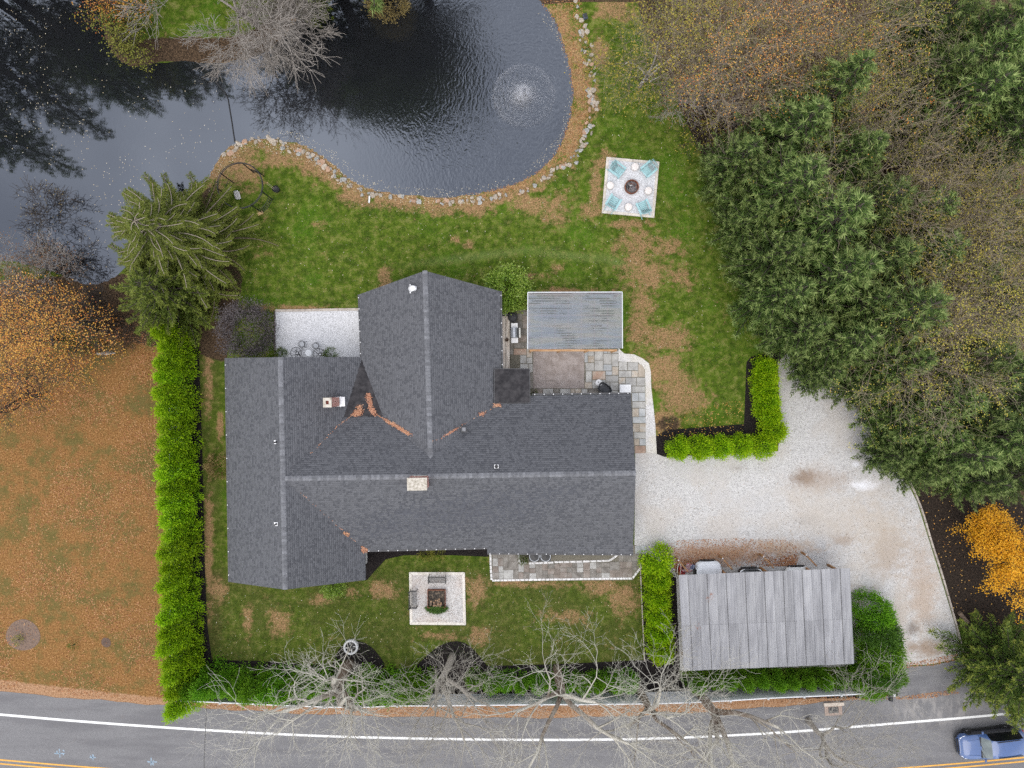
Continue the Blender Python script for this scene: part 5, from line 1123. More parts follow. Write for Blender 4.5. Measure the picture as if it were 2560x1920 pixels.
def flag():
    p = W3(1722, 1420, 1.0); r = empty('flag', (p[0], p[1], .03), label='small flag with red and white stripes on a short pole by carport', cat='flag'); r.rotation_euler = (0, 0, -.35)
    MB().bar((.34, -.5, 0), (.34, .42, 1.15), .025).build('pole', TRIM, r); st_ = M('flag_white', [(.68, .68, .68), (.75, .75, .75)], 6, .8), M('flag_red', [(.38, .02, .05), (.46, .03, .07)], 6, .8), M('flag_blue', [(.07, .09, .20), (.11, .13, .26)], 6, .8)
    n = 13
    def pt(u, v): return (.33-.62*u+.04*math.sin(v*5), .40-.78*v-.1*u, 1.1-.5*v+.07*math.sin(u*6+v*3))   # u away from hoist, v across the stripes
    for i in range(n):
        mb = MB(); u0 = .42 if i < 7 else 0; K = 6
        for k_ in range(K+1):
            u = u0+(1-u0)*k_/K; mb.v += [pt(u, i/n), pt(u, (i+1)/n)]
        mb.f = [(2*k_, 2*k_+1, 2*k_+3, 2*k_+2) for k_ in range(K)]; mb.build('stripe', st_[(i+1) % 2], r)
    mb = MB(); K = 4
    for k_ in range(K+1):
        for j in range(K+1): mb.v.append(pt(.42*k_/K, 7/13*j/K))
    mb.f = [(k_*5+j, k_*5+j+1, k_*5+j+6, k_*5+j+5) for k_ in range(K) for j in range(K)]; cn = mb.build('canton', st_[2], r)
    mb = MB()
    for a_ in range(6):
        for b_ in range(5):
            c = Vector(pt(.04+.34*a_/5, .05+.44*b_/4))+Vector((0, 0, .006)); mb.add([c+Vector((.018*math.cos(t*math.pi/5)*(1 if t % 2 == 0 else .4), .018*math.sin(t*math.pi/5)*(1 if t % 2 == 0 else .4), 0)) for t in range(10)], [tuple(range(10))])
    mb.build('star', st_[0], cn)
flag()
p = W3(1463, 40, .2); lb = empty('pump_box', (p[0], p[1], .0), label='small dark blue-grey box among stones on the pond bank', cat='box'); MB().box((0, 0, .15), (.3, .36, .3), rz=.3, bev=.03).build('case', M('slate_box', [(.07, .09, .13), (.12, .14, .2)], 4, .4), lb); MB().box((0, 0, .31), (.26, .3, .02), rz=.3).build('lid', PLAST, lb)
p = W(922, 497); o = MB().box((0, 0, .04), (.12, .55, .08), rz=-.08, bev=.02).build('white_marker', TRIM, None, (p[0], p[1], gz1(*p)), label='short white marker post lying near pond edge stones', cat='marker')
p = W(262, 883); o = obj('stone_slab', RM[1], None, (p[0], p[1], .05), label='flat grey stone slab lying in leaves beside west hedge', cat='stone'); o.scale = (1.4, .28, .25)
p = W3(2400, 1540, .2); mb = MB(); mb.tube([(-.15, .25, .2), (.5, -.5, .17)], [.16, .15], 10); mb.build('log', BARK, None, (p[0]+.1, p[1], 0), label='grey cut log lying on mulch east of the driveway', cat='log')

# ================================================================ FOUNTAIN
fx, fy = W(1310, 235); ft = empty('pond_fountain', (fx, fy, WATER_Z), label='floating pond fountain throwing a wide ring of spray', cat='fountain')
MB().lathe([(.22, -.05), (.26, .0), (.26, .06), (.16, .1), (.14, .04), (.02, .03)], 20).build('float', PLAST, ft); MB().lathe([(.05, .05), (.045, .2), (.02, .21)], 12).build('nozzle', BLACK, ft); MB().box((.02, -.36, .06), (.1, .1, .1), bev=.02).build('lamp', PLAST, ft)
r = np.random.default_rng(5); n = 15000
def drops(n, rad, ang, z, sz):
    c = np.stack([rad*np.cos(ang), rad*np.sin(ang), z], 1); d = np.array([[1, 0, 0], [-.5, .87, 0], [-.5, -.87, 0], [0, 0, 1.3]]); R_ = r.normal(0, .35, (n, 4, 3))
    V = (c[:, None]+(d+R_)*sz[:, None, None]).reshape(-1, 3); b = np.arange(n)[:, None]*4
    return V, np.concatenate([b+np.array(t) for t in ([0, 1, 3], [1, 2, 3], [2, 0, 3], [0, 2, 1])])
u = r.random(n); core = r.random(n) < .45
t_ = r.random(n); rad = np.where(core, np.abs(r.normal(0, .5, n))+.16, 2.35*np.sqrt(t_)); rim = r.random(n) < .2; ang = r.uniform(0, 6.283, n)
ang = np.where(r.random(n) < .35, r.normal(3.6, .7, n), ang); rad = np.where(rim & ~core, r.normal(2.25, .16, n), rad)
z = np.where(core, 1.5*np.exp(-rad)*r.random(n), 1.55*(rad/2.3)*(1-rad/2.45)*2.2*r.random(n)+.01); z = np.clip(z, .01, 2)
V, F = drops(n, rad, ang, z, r.uniform(.006, .015, n)*np.where(core, 1.25, 1)); SPRAY = M('spray_water', [(.78, .8, .85), (.85, .86, .9)], 9, .2)
obj('spray', np_mesh('spray', V, F, SPRAY), ft, kind='stuff')
# ================================================================ PLANT GENERATORS
def nrmz(v): return v/(np.linalg.norm(v, axis=-1, keepdims=True)+1e-9)
def spears(P, D, L, Wd, r):
    """thin triangles from P along D"""
    n = len(P); s_ = nrmz(np.cross(D, r.normal(0, .55, (n, 3))+[0, 0, 1])); L = np.broadcast_to(L, n)[:, None]; Wd = np.broadcast_to(Wd, n)[:, None]
    V = np.stack([P-s_*Wd*.5, P+s_*Wd*.5, P+D*L], 1).reshape(-1, 3); return V, np.arange(3*n).reshape(n, 3)
def kites(P, D, L, Wd, r, up=None):
    """leaf-shaped quads from P along D; up biases the leaf plane to face that way"""
    n = len(P); q = r.normal(0, 1, (n, 3)) if up is None else np.asarray(up)+r.normal(0, .45, (n, 3))
    s_ = nrmz(np.cross(D, q)); L = np.broadcast_to(L, n)[:, None]; Wd = np.broadcast_to(Wd, n)[:, None]
    V = np.stack([P, P+D*L*.45-s_*Wd*.5, P+D*L, P+D*L*.45+s_*Wd*.5], 1).reshape(-1, 3); return V, np.arange(4*n).reshape(n, 4)
def sticks(p0, p1, r0, r1, k=3):
    """open prisms for many segments at once"""
    p0, p1 = np.asarray(p0, float), np.asarray(p1, float); n = len(p0); d = nrmz(p1-p0)
    ref = np.where(np.abs(d[:, 2:]) < .9, np.array([[0, 0, 1.]]), np.array([[1., 0, 0]])); u = nrmz(np.cross(d, ref)); w = np.cross(d, u)
    a = 2*np.pi*np.arange(k)/k; c = np.cos(a)[None, :, None]*u[:, None]+np.sin(a)[None, :, None]*w[:, None]
    V = np.concatenate([p0[:, None]+c*np.asarray(r0)[:, None, None], p1[:, None]+c*np.asarray(r1)[:, None, None]], 1).reshape(-1, 3)
    b = np.arange(n)[:, None, None]*2*k; i = np.arange(k); F = (b+np.stack([i, (i+1) % k, (i+1) % k+k, i+k], -1)[None]).reshape(-1, 4); return V, F
def uvec(a, e): return np.stack([np.cos(a)*np.cos(e), np.sin(a)*np.cos(e), np.sin(e)], -1)

ARB = LEAF('arborvitae_leaf', [(.06, .14, .003), (.15, .29, .004), (.25, .44, .006), (.38, .56, .01)], .35, objvar=.15)
ARB_D = LEAF('dark_arborvitae_leaf', [(.045, .13, .005), (.08, .21, .007), (.12, .28, .01), (.18, .35, .014)], .35, objvar=.12)  # deeper green arborvitae foliage
GOLD = LEAF('golden_arborvitae_leaf', [(.09, .20, .003), (.18, .36, .004), (.28, .50, .006), (.46, .62, .01)], .35, objvar=.06)
YEW = LEAF('yew_leaf', [(.03, .08, .010), (.055, .13, .014), (.09, .18, .02)], .2); RHODO = LEAF('rhododendron_leaf', [(.08, .17, .015), (.15, .28, .025), (.24, .38, .05), (.33, .43, .09)], .2, .35, spec=.5)
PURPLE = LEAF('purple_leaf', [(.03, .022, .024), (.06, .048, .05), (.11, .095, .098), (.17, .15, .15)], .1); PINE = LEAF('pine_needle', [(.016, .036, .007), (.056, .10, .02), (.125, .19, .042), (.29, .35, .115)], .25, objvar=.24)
SPRUCE = LEAF('spruce_needle', [(.045, .065, .008), (.08, .11, .013), (.125, .155, .02), (.19, .21, .035)], .2, objvar=.1); HEML = LEAF('hemlock_needle', [(.035, .065, .01), (.07, .115, .016), (.13, .175, .025), (.26, .27, .045)], .25, objvar=.12)
ORANGE = LEAF('orange_maple_leaf', [(.42, .10, .02), (.60, .20, .03), (.70, .34, .05), (.74, .44, .12), (.52, .13, .05), (.34, .2, .05)], .3, objvar=.05); GOLDM = LEAF('amber_maple_leaf', [(.66, .30, .010), (.80, .44, .016), (.86, .55, .04)], .3, objvar=.04)
YELL = LEAF('yellowing_leaf', [(.10, .13, .02), (.19, .20, .03), (.32, .28, .04), (.44, .35, .06), (.38, .24, .08)], .3, objvar=.3); TAN_L = LEAF('tan_leaf', [(.16, .11, .04), (.26, .19, .07), (.33, .25, .10)], .3)
RUSSET = LEAF('russet_leaf', [(.10, .05, .025), (.2, .1, .04), (.30, .16, .06)], .25); SHRUBY = LEAF('yellow_green_leaf', [(.10, .12, .015), (.2, .21, .03), (.32, .29, .06)], .3)
BOX = LEAF('boxwood_leaf', [(.025, .06, .008), (.05, .1, .012), (.09, .14, .02), (.14, .15, .03)], .15)
WBARK = lambda name, lo, hi, z0, z1: barkmat(name, lo, hi, z0, z1)
def barkmat(name, lo, hi, z0, z1):
    """bark that is dark and furrowed low down and pale on the upper limbs"""
    m, nt, bs = nodes(name); o = ocoord(nt); sp = new(nt, 'ShaderNodeSeparateXYZ'); nt.links.new(o, sp.inputs[0])
    h = math_(nt, 'ADD', sp.outputs[2], math_(nt, 'MULTIPLY', math_(nt, 'SUBTRACT', noise(nt, o, .8, 3), .5), (z1-z0)*1.2)); f = sstep(nt, h, z0, z1)
    a = ramp(nt, noise(nt, o, 7, 5, .7), [tuple(x*.5 for x in lo), lo, tuple(x*1.7 for x in lo)]); b = ramp(nt, noise(nt, o, 4, 4, .7), [tuple(x*.7 for x in hi), hi])
    nt.links.new(mixc(nt, f, a, b), bs.inputs['Base Color']); bs.inputs['Roughness'].default_value = .9; bs.inputs['Specular IOR Level'].default_value = .15; bump(nt, noise(nt, o, 14, 4), bs, .5, .03); return m
STREETB = barkmat('street_tree_bark', (.16, .12, .09), (.60, .57, .49), 3.6, 7.5); STREETB2 = barkmat('smooth_street_bark', (.30, .27, .23), (.44, .41, .35), 4, 8); TWIG = barkmat('grey_twig', (.22, .19, .165), (.42, .38, .34), 0, 4)
FORB = barkmat('forest_bark', (.10, .078, .06), (.34, .28, .20), 2, 8); DARKB = barkmat('dark_bark', (.055, .045, .038), (.10, .085, .07), 2, 6); SPB = barkmat('spruce_bark', (.16, .125, .09), (.36, .31, .24), 1, 4); PALEB = barkmat('white_bark', (.45, .41, .37), (.6, .57, .53), 0, 3)

def clump_crown(seed, h, R, n_cl, per, leaf, prof, sig=.16, wd=.5, inner=.55):
    """crown of leaf clumps over a body of revolution; prof(t)-> relative radius at height fraction t"""
    r = np.random.default_rng(seed); t = r.random(n_cl)**.8; a = r.uniform(0, 6.283, n_cl); rad = R*np.array([prof(x) for x in t])*np.where(r.random(n_cl) < .75, r.uniform(.82, 1.08, n_cl), r.uniform(inner, .85, n_cl))
    C = np.stack([rad*np.cos(a), rad*np.sin(a), t*h], 1); C[:, :2] += r.normal(0, .05*R, (n_cl, 2))
    out = nrmz(np.stack([np.cos(a), np.sin(a), .15+1.2*t], 1)); base = np.repeat(C, per, 0); N = len(base); off = r.normal(0, sig, (N, 3)); P = base+off
    D = nrmz(np.repeat(out, per, 0)*.9+nrmz(off)*.7+r.normal(0, .35, (N, 3))+np.array([0, 0, .25])); V, F = kites(P, D, leaf*r.uniform(.7, 1.3, N), leaf*wd*r.uniform(.7, 1.2, N), r, up=np.repeat(out, per, 0)*.6+[0, 0, .8])
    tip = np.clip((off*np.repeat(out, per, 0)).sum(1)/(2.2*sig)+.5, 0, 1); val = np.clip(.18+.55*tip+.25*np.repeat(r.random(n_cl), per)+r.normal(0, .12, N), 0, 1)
    return V, F, val
def stem_mesh(h, r0, mat, lean=0):
    mb = MB(); mb.tube([(0, 0, -.05), (0, 0, h*.5), (0, 0, h)], [r0, r0*.7, r0*.2], 8); return mb.mesh('trunk', mat, True)
def arb_variant(seed, h, R, mat, n_cl=150, per=26, leaf=.17, prof=None):
    prof = prof or (lambda t: (1-t)**.62*.92+.1 if t > .12 else .8+t*1.4)
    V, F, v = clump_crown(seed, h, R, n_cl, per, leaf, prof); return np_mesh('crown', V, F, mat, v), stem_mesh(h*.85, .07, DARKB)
def plant(name, loc, meshes, label, cat, group=None, rz=0, sc_=(1, 1, 1), tilt=(0, 0)):
    o = empty(name, loc, label=label, cat=cat, group=group); o.rotation_euler = (tilt[0], tilt[1], rz); o.scale = sc_
    for nm, me in meshes: obj(nm, me, o, kind='stuff' if nm in ('branches', 'twigs') else None)
    return o
# ---------------- hedges
CONE = lambda t: (1-t)**.85*.95+.07 if t > .1 else .85+t
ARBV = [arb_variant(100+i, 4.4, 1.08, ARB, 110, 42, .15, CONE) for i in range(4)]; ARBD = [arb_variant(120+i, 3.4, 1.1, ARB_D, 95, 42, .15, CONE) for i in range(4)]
xs_ = np.linspace(1722, 838, 25)
for i, py in enumerate(xs_):
    px = np.interp(py, [830, 1000, 1400, 1600, 1752], [464, 466, 474, 482, 486]); c, t = ARBV[i % 4]; hh = (1.0 if i > 2 else .93)*random.uniform(.9, 1.08)*(1.06 if py > 1500 else .95)
    plant('arborvitae', (*W(px+random.uniform(-3, 3), py+random.uniform(-4, 4)), 0), [('crown', c), ('trunk', t)], '%s arborvitae counted from the road in the long west hedge' % ORD[i], 'arborvitae', 'west hedge of arborvitae', random.uniform(0, 6.28), (random.uniform(.88, 1.1), random.uniform(.88, 1.1), hh*.93))
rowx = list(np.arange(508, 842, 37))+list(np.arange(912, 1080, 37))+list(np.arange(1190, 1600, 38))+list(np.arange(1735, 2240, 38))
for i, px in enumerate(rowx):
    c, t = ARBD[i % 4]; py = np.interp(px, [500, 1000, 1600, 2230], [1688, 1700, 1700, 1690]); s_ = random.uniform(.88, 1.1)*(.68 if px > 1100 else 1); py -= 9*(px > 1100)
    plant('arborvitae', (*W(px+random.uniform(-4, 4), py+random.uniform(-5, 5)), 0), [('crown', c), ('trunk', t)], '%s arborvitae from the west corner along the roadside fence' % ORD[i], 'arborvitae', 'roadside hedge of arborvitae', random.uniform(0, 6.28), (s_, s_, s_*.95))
GOLDV = [arb_variant(140+i, 2.0, 1.0, GOLD, 130, 30, .15, lambda t: (1-t**2.2)**.5*.95+.05) for i in range(3)]
gl = [(1690, 1118), (1742, 1116), (1792, 1116), (1846, 1113), (1900, 1112), (1922, 1075), (1910, 1040), (1906, 1008), (1905, 978), (1904, 948), (1903, 920)]
for i, (px, py) in enumerate(gl):
    c, t = GOLDV[i % 3]; plant('golden_arborvitae', (*W(px, py), 0), [('crown', c), ('trunk', t)], '%s bright rounded shrub in golden hedge, counted from the house end' % ORD[i], 'shrub', 'golden L-shaped hedge by the driveway', i*1.3, (random.uniform(.74, .84),)*2+(random.uniform(.85, 1.05),))
for i, (px, py) in enumerate([(1636, 1396), (1638, 1440), (1637, 1484), (1640, 1528), (1642, 1570), (1645, 1612)]):
    c, t = GOLDV[i % 3]; plant('golden_arborvitae', (*W(px, py), 0), [('crown', c), ('trunk', t)], '%s bright shrub from the driveway in hedge west of carport' % ORD[i], 'shrub', 'short hedge beside the carport', i*2.1, (.84+.2*(i == 0), .86+.2*(i == 0), 1.05))
YEWV = [arb_variant(160+i, 3.4, 1.5, YEW if i else ARB_D, 260, 30, .15, lambda t: (1-t**3)**.5*.95+.05) for i in range(2)]
for i, (px, py, s_) in enumerate([(2160, 1520, .85), (2168, 1565, .95), (2172, 1612, .97), (2172, 1660, .92), (2150, 1690, .75)]):
    c, t = YEWV[i % 2]; plant('yew_shrub', (*W(px, py), 0), [('crown', c), ('trunk', t)], '%s big green shrub from the north in clump east of carport' % ORD[i], 'shrub', 'green shrubs east of the carport', i*1.7, (s_, s_, s_))
# ---------------- single shrubs
def round_shrub(name, px, py, h, R, mat, label, seed, n_cl=120, per=26, leaf=.14, sig=.16, bark=DARKB, wd=.5, z=0):
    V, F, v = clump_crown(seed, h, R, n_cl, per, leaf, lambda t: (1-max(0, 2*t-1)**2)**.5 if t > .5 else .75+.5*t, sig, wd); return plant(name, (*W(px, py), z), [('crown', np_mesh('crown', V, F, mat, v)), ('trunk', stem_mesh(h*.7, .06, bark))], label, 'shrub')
round_shrub('rhododendron', 1268, 727, 2.3, 1.55, RHODO, 'broad glossy rhododendron between house and patio cover', 171, 200, 30, .17)
round_shrub('purple_shrub', 630, 828, 2.6, 1.95, PURPLE, 'dark purple-leaved shrub beside the white gravel patio', 172, 340, 34, .11, .2)
round_shrub('boxwood', 707, 884, .7, .42, BOX, 'small boxwood left of wire chairs on the white patio', 173, 60, 26, .07, .07, z=.05); round_shrub('boxwood', 828, 885, .7, .44, BOX, 'small boxwood right of wire chairs on the white patio', 174, 60, 26, .07, .07, z=.05)
round_shrub('dry_shrub', 552, 1165, 1.0, .75, TAN_L, 'straw-coloured dry shrub against the west wall', 175, 40, 16, .16, .14); round_shrub('front_shrub', 838, 1456, 1.1, .85, RHODO, 'leafy green shrub under the south gable of west wing', 176, 70, 22, .14)
round_shrub('bed_shrub', 1066, 1380, .6, .5, SHRUBY, 'yellow-green low shrub in bed under south eave, western one', 177, 40, 18, .09, .1); round_shrub('bed_shrub', 1096, 1381, .6, .55, SHRUBY, 'yellow-green low shrub in bed under south eave, eastern one', 178, 40, 18, .09, .1)
round_shrub('bed_shrub', 1308, 1396, .5, .36, BOX, 'low green shrub at corner of the front walk bed', 179, 40, 18, .08, .08); round_shrub('ring_shrub', 50, 1597, .5, .3, SHRUBY, 'tiny shrub in the round mulch ring on leafy lawn', 180, 16, 14, .09, .08); round_shrub('seedling', 186, 1611, .4, .28, YEW, 'small dark seedling standing alone on the leafy lawn', 181, 14, 14, .08, .07)
round_shrub('porch_weed', 1333, 980, .4, .3, BOX, 'small weed tuft at the corner of flat porch roof', 182, 14, 12, .08, .08)
# greenery on the square fire pit
r = np.random.default_rng(9); n = 900; a = r.uniform(math.radians(190), math.radians(350), n); b = r.random(n)**.6; P = np.stack([.85*b*np.cos(a), -.52+.55*b*np.sin(a), .38-.22*b+r.normal(0, .04, n)], 1)
V, F = spears(P, nrmz(np.stack([np.cos(a), np.sin(a), r.normal(0, .3, n)], 1)), .2, .045, r); gbr = empty('cut_branches', (px_, py_, .05), label='cut evergreen branches laid over edge of square fire pit', cat='branches'); obj('foliage', np_mesh('foliage', V, F, YEW, r.random(n)), gbr)
MB().bar((-.1, -.15, .4), (-.35, -.85, .25), .03).build('stick', BARK, gbr); MB().bar((.05, -.2, .4), (.2, -.9, .25), .03).build('stick', BARK, gbr)

# ---------------- conifers
def pine_variant(seed, h, R, mat, dens=1.0, z0=.18, shape=1.25, tuft=6, L=.26, droop=.0):
    r = np.random.default_rng(seed); P = []; D = []; T = []; s0 = []; s1 = []; q0 = []; q1 = []
    z = h*z0
    while z < h*.985:
        t = (z-h*z0)/(h*(1-z0)); rr = R*((1-t**shape)*.95+.06)*r.uniform(.8, 1.12); nb = max(4, int(r.integers(5, 8)*(1 if t < .85 else .8))); a0 = r.uniform(0, 6.28)
        for k in range(nb):
            a = a0+k*6.283/nb+r.normal(0, .18); ln = rr*r.uniform(.68, 1.12); rise = ln*(.10+.35*t-droop*(1-t))
            d = np.array([math.cos(a), math.sin(a)]); m = 5; pts = []
            for j in range(m+1):
                f = j/m; pts.append([d[0]*ln*f, d[1]*ln*f, z+rise*f*f-.10*ln*f*(1-f)+r.normal(0, .03)])
            pts = np.array(pts)
            for j in range(m): s0.append(pts[j]); s1.append(pts[j+1]); w = .018+.012*ln*(1-j/m); q0.append(w); q1.append(w*.7)
            nbl = max(3, int(ln*4.2*dens))
            for b in range(nbl):
                f = .22+.78*(b+r.random())/nbl; i = min(int(f*m), m-1); base = pts[i]+(pts[i+1]-pts[i])*(f*m-i); side = 1 if b % 2 else -1; aa = a+side*r.uniform(.5, 1.0)*(1-.5*f); bl = max(.18, ln*.34*(1.1-f))*r.uniform(.8, 1.2); nt_ = max(2, int(bl/.15))
                for c in range(nt_):
                    g = (c+1)/nt_; P.append(base+np.array([math.cos(aa)*bl*g, math.sin(aa)*bl*g, .08*bl*g])); D.append([math.cos(aa), math.sin(aa), .25]); T.append(.1+.78*f*g)  # pale tips; inner needles darkened in colour to stand for crown shade
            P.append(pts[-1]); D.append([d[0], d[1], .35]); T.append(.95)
        z += h*r.uniform(.026, .042)
    P, D, T = np.array(P), np.array(D), np.array(T); N = len(P); PP = np.repeat(P, tuft, 0)+r.normal(0, .035, (N*tuft, 3)); DD = nrmz(np.repeat(nrmz(D), tuft, 0)*.75+r.normal(0, .5, (N*tuft, 3))+[0, 0, .12])
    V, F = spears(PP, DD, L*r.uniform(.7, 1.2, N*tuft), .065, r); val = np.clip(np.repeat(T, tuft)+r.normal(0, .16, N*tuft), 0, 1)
    Vb, Fb = sticks(s0, s1, q0, q1, 4); mb = MB(); mb.tube([(0, 0, -.1), (0, 0, h*.4), (0, 0, h*.8), (0, 0, h)], [.2+h*.008, .16+h*.004, .08, .02], 9)
    return [('crown', np_mesh('crown', V, F, mat, val)), ('branches', np_mesh('branches', Vb, Fb, DARKB)), ('trunk', mb.mesh('trunk', DARKB, True))]
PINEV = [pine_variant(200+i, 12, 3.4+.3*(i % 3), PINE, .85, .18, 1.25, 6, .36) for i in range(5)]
FPX, FPY = W(1579, 467)
def place(px, py, zc):   # base position of a tree whose crown is seen at this pixel at height zc
    return W(px, py, zc)
pines = [(2080, 230, 1.0), (1985, 330, .95), (1850, 400, .72), (1880, 440, .7), (1965, 470, 1.0), (1885, 545, .72), (2060, 560, 1.1), (2170, 520, .95), (1950, 640, .85), (1960, 735, .8), (2085, 690, 1.05), (2190, 660, .95), (2230, 780, 1.1), (2010, 820, .72),
         (2110, 850, .85), (2240, 900, .85), (2350, 1000, .9), (2470, 930, .95), (2290, 1060, .72), (2390, 1130, .85), (2510, 1090, 1.0), (2320, 1170, .55), (2455, 1200, .62), (2530, 760, .9), (2400, 260, 1.0), (2520, 330, 1.05), (2480, 90, 1.0), (2300, 640, .9), (2240, 1140, .5), (2060, 930, .55), (2545, 560, 1.0), (2500, 1000, .9), (2410, 900, .95), (2120, 400, .9), (2180, 960, .6), (2330, 1090, .75), (2420, 1040, .85), (2545, 1190, .7), (2140, 760, .9), (2000, 560, .8), (2440, 170, 1.0), (2350, 40, .95), (2545, 210, 1.0), (2330, 200, .9), (2290, 540, .85), (2400, 700, .8)]
dist = sorted(range(len(pines)), key=lambda i: (W(*pines[i][:2])[0]-FPX)**2+(W(*pines[i][:2])[1]-FPY)**2); rank = {i: n for n, i in enumerate(dist)}
for i, (px, py, s_) in enumerate(pines):
    x, y = place(px, py, 12*s_*.62); nth = rank[i]
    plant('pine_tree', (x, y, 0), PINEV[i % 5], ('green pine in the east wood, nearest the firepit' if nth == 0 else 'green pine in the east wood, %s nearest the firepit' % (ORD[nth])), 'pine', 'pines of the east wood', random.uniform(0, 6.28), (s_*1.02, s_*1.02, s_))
# spruce with long sweeping boughs, denser conifer below it, hemlock at the driveway mouth
def spruce(seed, h, R):
    r = np.random.default_rng(seed); P = []; D = []; T = []; s0 = []; s1 = []; q0 = []; q1 = []; LL = []
    z = h*.12
    while z < h*.98:
        t = z/h; rr = R*(1-t**1.5)*.98+.35; nb = 7 if t < .8 else 5; a0 = r.uniform(0, 6.28)
        for k in range(nb):
            a = a0+k*6.283/nb+r.normal(0, .2); ln = rr*r.uniform(.7, 1.15); m = 9; bend = r.normal(0, .25); pts = []
            for j in range(m+1):
                f = j/m; aa = a+bend*f*f; pts.append([math.cos(aa)*ln*f, math.sin(aa)*ln*f, z+ln*(.10*f-.42*f*f+.30*f**3)])
            pts = np.array(pts)
            for j in range(m): s0.append(pts[j]+[0, 0, .03]); s1.append(pts[j+1]+[0, 0, .03]); w = .022+.010*ln*(1-j/m); q0.append(w); q1.append(w*.8)
            nt_ = int(ln*15)
            for b in range(nt_):
                f = .3+.7*(b+r.random())/nt_; i = min(int(f*m), m-1); base = pts[i]+(pts[i+1]-pts[i])*(f*m-i); tdir = nrmz(pts[i+1]-pts[i]); side = np.array([-tdir[1], tdir[0], 0])*(1 if b % 2 else -1); tl = (.20+.42*(1-f)*min(1, ln/3))*r.uniform(.7, 1.25)
                for c in range(3):
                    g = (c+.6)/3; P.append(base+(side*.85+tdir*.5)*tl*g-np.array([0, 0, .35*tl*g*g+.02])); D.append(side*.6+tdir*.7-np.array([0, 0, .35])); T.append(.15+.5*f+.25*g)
        z += h*r.uniform(.03, .045)
    P, D, T = np.array(P), np.array(D), np.array(T); k = 4; N = len(P)*k; PP = np.repeat(P, k, 0)+r.normal(0, .03, (N, 3)); DD = nrmz(np.repeat(nrmz(D), k, 0)+r.normal(0, .42, (N, 3)))
    V, F = spears(PP, DD, .17*r.uniform(.7, 1.2, N), .05, r); Vb, Fb = sticks(s0, s1, q0, q1, 4); mb = MB(); mb.tube([(0, 0, -.1), (0, 0, h*.5), (0, 0, h)], [.26, .15, .02], 9)
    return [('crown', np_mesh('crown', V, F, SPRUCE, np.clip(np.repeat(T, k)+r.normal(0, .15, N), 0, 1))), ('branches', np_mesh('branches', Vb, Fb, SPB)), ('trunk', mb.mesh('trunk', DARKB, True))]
plant('spruce_tree', (*W(497, 622), 0), spruce(300, 9.2, 5.6), 'spruce with long sweeping boughs on the pond bank', 'spruce', rz=.4)
plant('conifer_tree', (*W(468, 740), 0), pine_variant(301, 7.0, 3.7, SPRUCE, 1.3, .1, 1.6, 6, .22, .1), 'dense dark conifer at north end of the west hedge', 'conifer', rz=1.0)
plant('hemlock_tree', (*W(2448, 1628), 0), pine_variant(302, 8.5, 4.1, HEML, 1.2, .12, 1.3, 6, .24, .12), 'yellow-green hemlock overhanging the driveway entrance', 'hemlock', rz=2.0)
plant('hemlock_tree', (*W(2520, 1690), 0), pine_variant(303, 6.5, 3.2, HEML, 1.2, .12, 1.3, 6, .24, .12), 'hemlock leaning over the road above the blue car', 'hemlock', rz=.7)

# ---------------- broadleaf skeletons
def skeleton(seed, h, R, trunk_h, r0, levels=4, lean=(0, 0), nfork=4, wig=.22, up=.3, dens=1.0, spread=.75):
    """recursive limbs: returns tubes for thick wood and segments for twigs"""
    rr = random.Random(seed); segs = []; tips = []; thick = []
    def grow(p, d, L, r, lv):
        n = 5 if lv < 2 else 4; pts = [p]; rad = [r]; kids = []
        for i in range(n):
            d = (d+Vector((rr.gauss(0, wig), rr.gauss(0, wig), rr.gauss(0, wig*.6)+up*(.16 if lv > 0 else .05)))).normalized(); p = p+d*(L/n); pts.append(p); rad.append(r*(1-.62*(i+1)/n)); kids.append((p, d.copy(), rad[-1]))
        thick.append((pts, rad)) if lv <= 1 else None
        if lv > 1:
            for i in range(n): segs.append((pts[i], pts[i+1], rad[i], rad[i+1]))
        if lv >= levels: tips.append((pts[-1], d)); tips.append((pts[2], d)); return
        nk = {0: nfork, 1: 5, 2: 5, 3: 5, 4: 4}.get(lv, 4); nk = max(2, int(nk*dens+rr.random()*.9)); ph = rr.uniform(0, 6.28)
        for k in range(nk):
            i = min(n-1, int(n*(.35+.65*(k+rr.random()*.5)/nk))); q, dd, rk = kids[i]
            ph += 2.4; perp = dd.orthogonal().normalized(); perp.rotate(Matrix.Rotation(ph, 3, dd)); sp_ = spread*rr.uniform(.7, 1.25); nd = (dd*math.cos(sp_)+perp*math.sin(sp_)).normalized(); grow(q, nd, L*rr.uniform(.5, .72)*(1.0 if lv else 1), max(.004, min(rk*.7, r*.55)), lv+1)
        grow(pts[-1], d, L*rr.uniform(.55, .75), max(.004, rad[-1]*.8), lv+1)
    d0 = Vector((lean[0], lean[1], 1)).normalized(); p = Vector((0, 0, -.1)); pts = [p]; rad = [r0*1.25]
    for i in range(4): d0 = (d0+Vector((rr.gauss(0, .07), rr.gauss(0, .07), .1))).normalized(); p = p+d0*(trunk_h/4); pts.append(p); rad.append(r0*(1-.06*i))
    thick.append((pts, rad)); L0 = (h-trunk_h)*.55; ph = rr.uniform(0, 6.28)
    for k in range(nfork):
        ph += 6.283/nfork+rr.gauss(0, .25); tilt = rr.uniform(.35, .95)*R/(h-trunk_h)*1.1; nd = Vector((math.cos(ph)*tilt, math.sin(ph)*tilt, 1)).normalized(); grow(p-d0*rr.uniform(0, trunk_h*.2), nd, L0*rr.uniform(.85, 1.2), r0*rr.uniform(.5, .66), 1)
    return thick, segs, tips
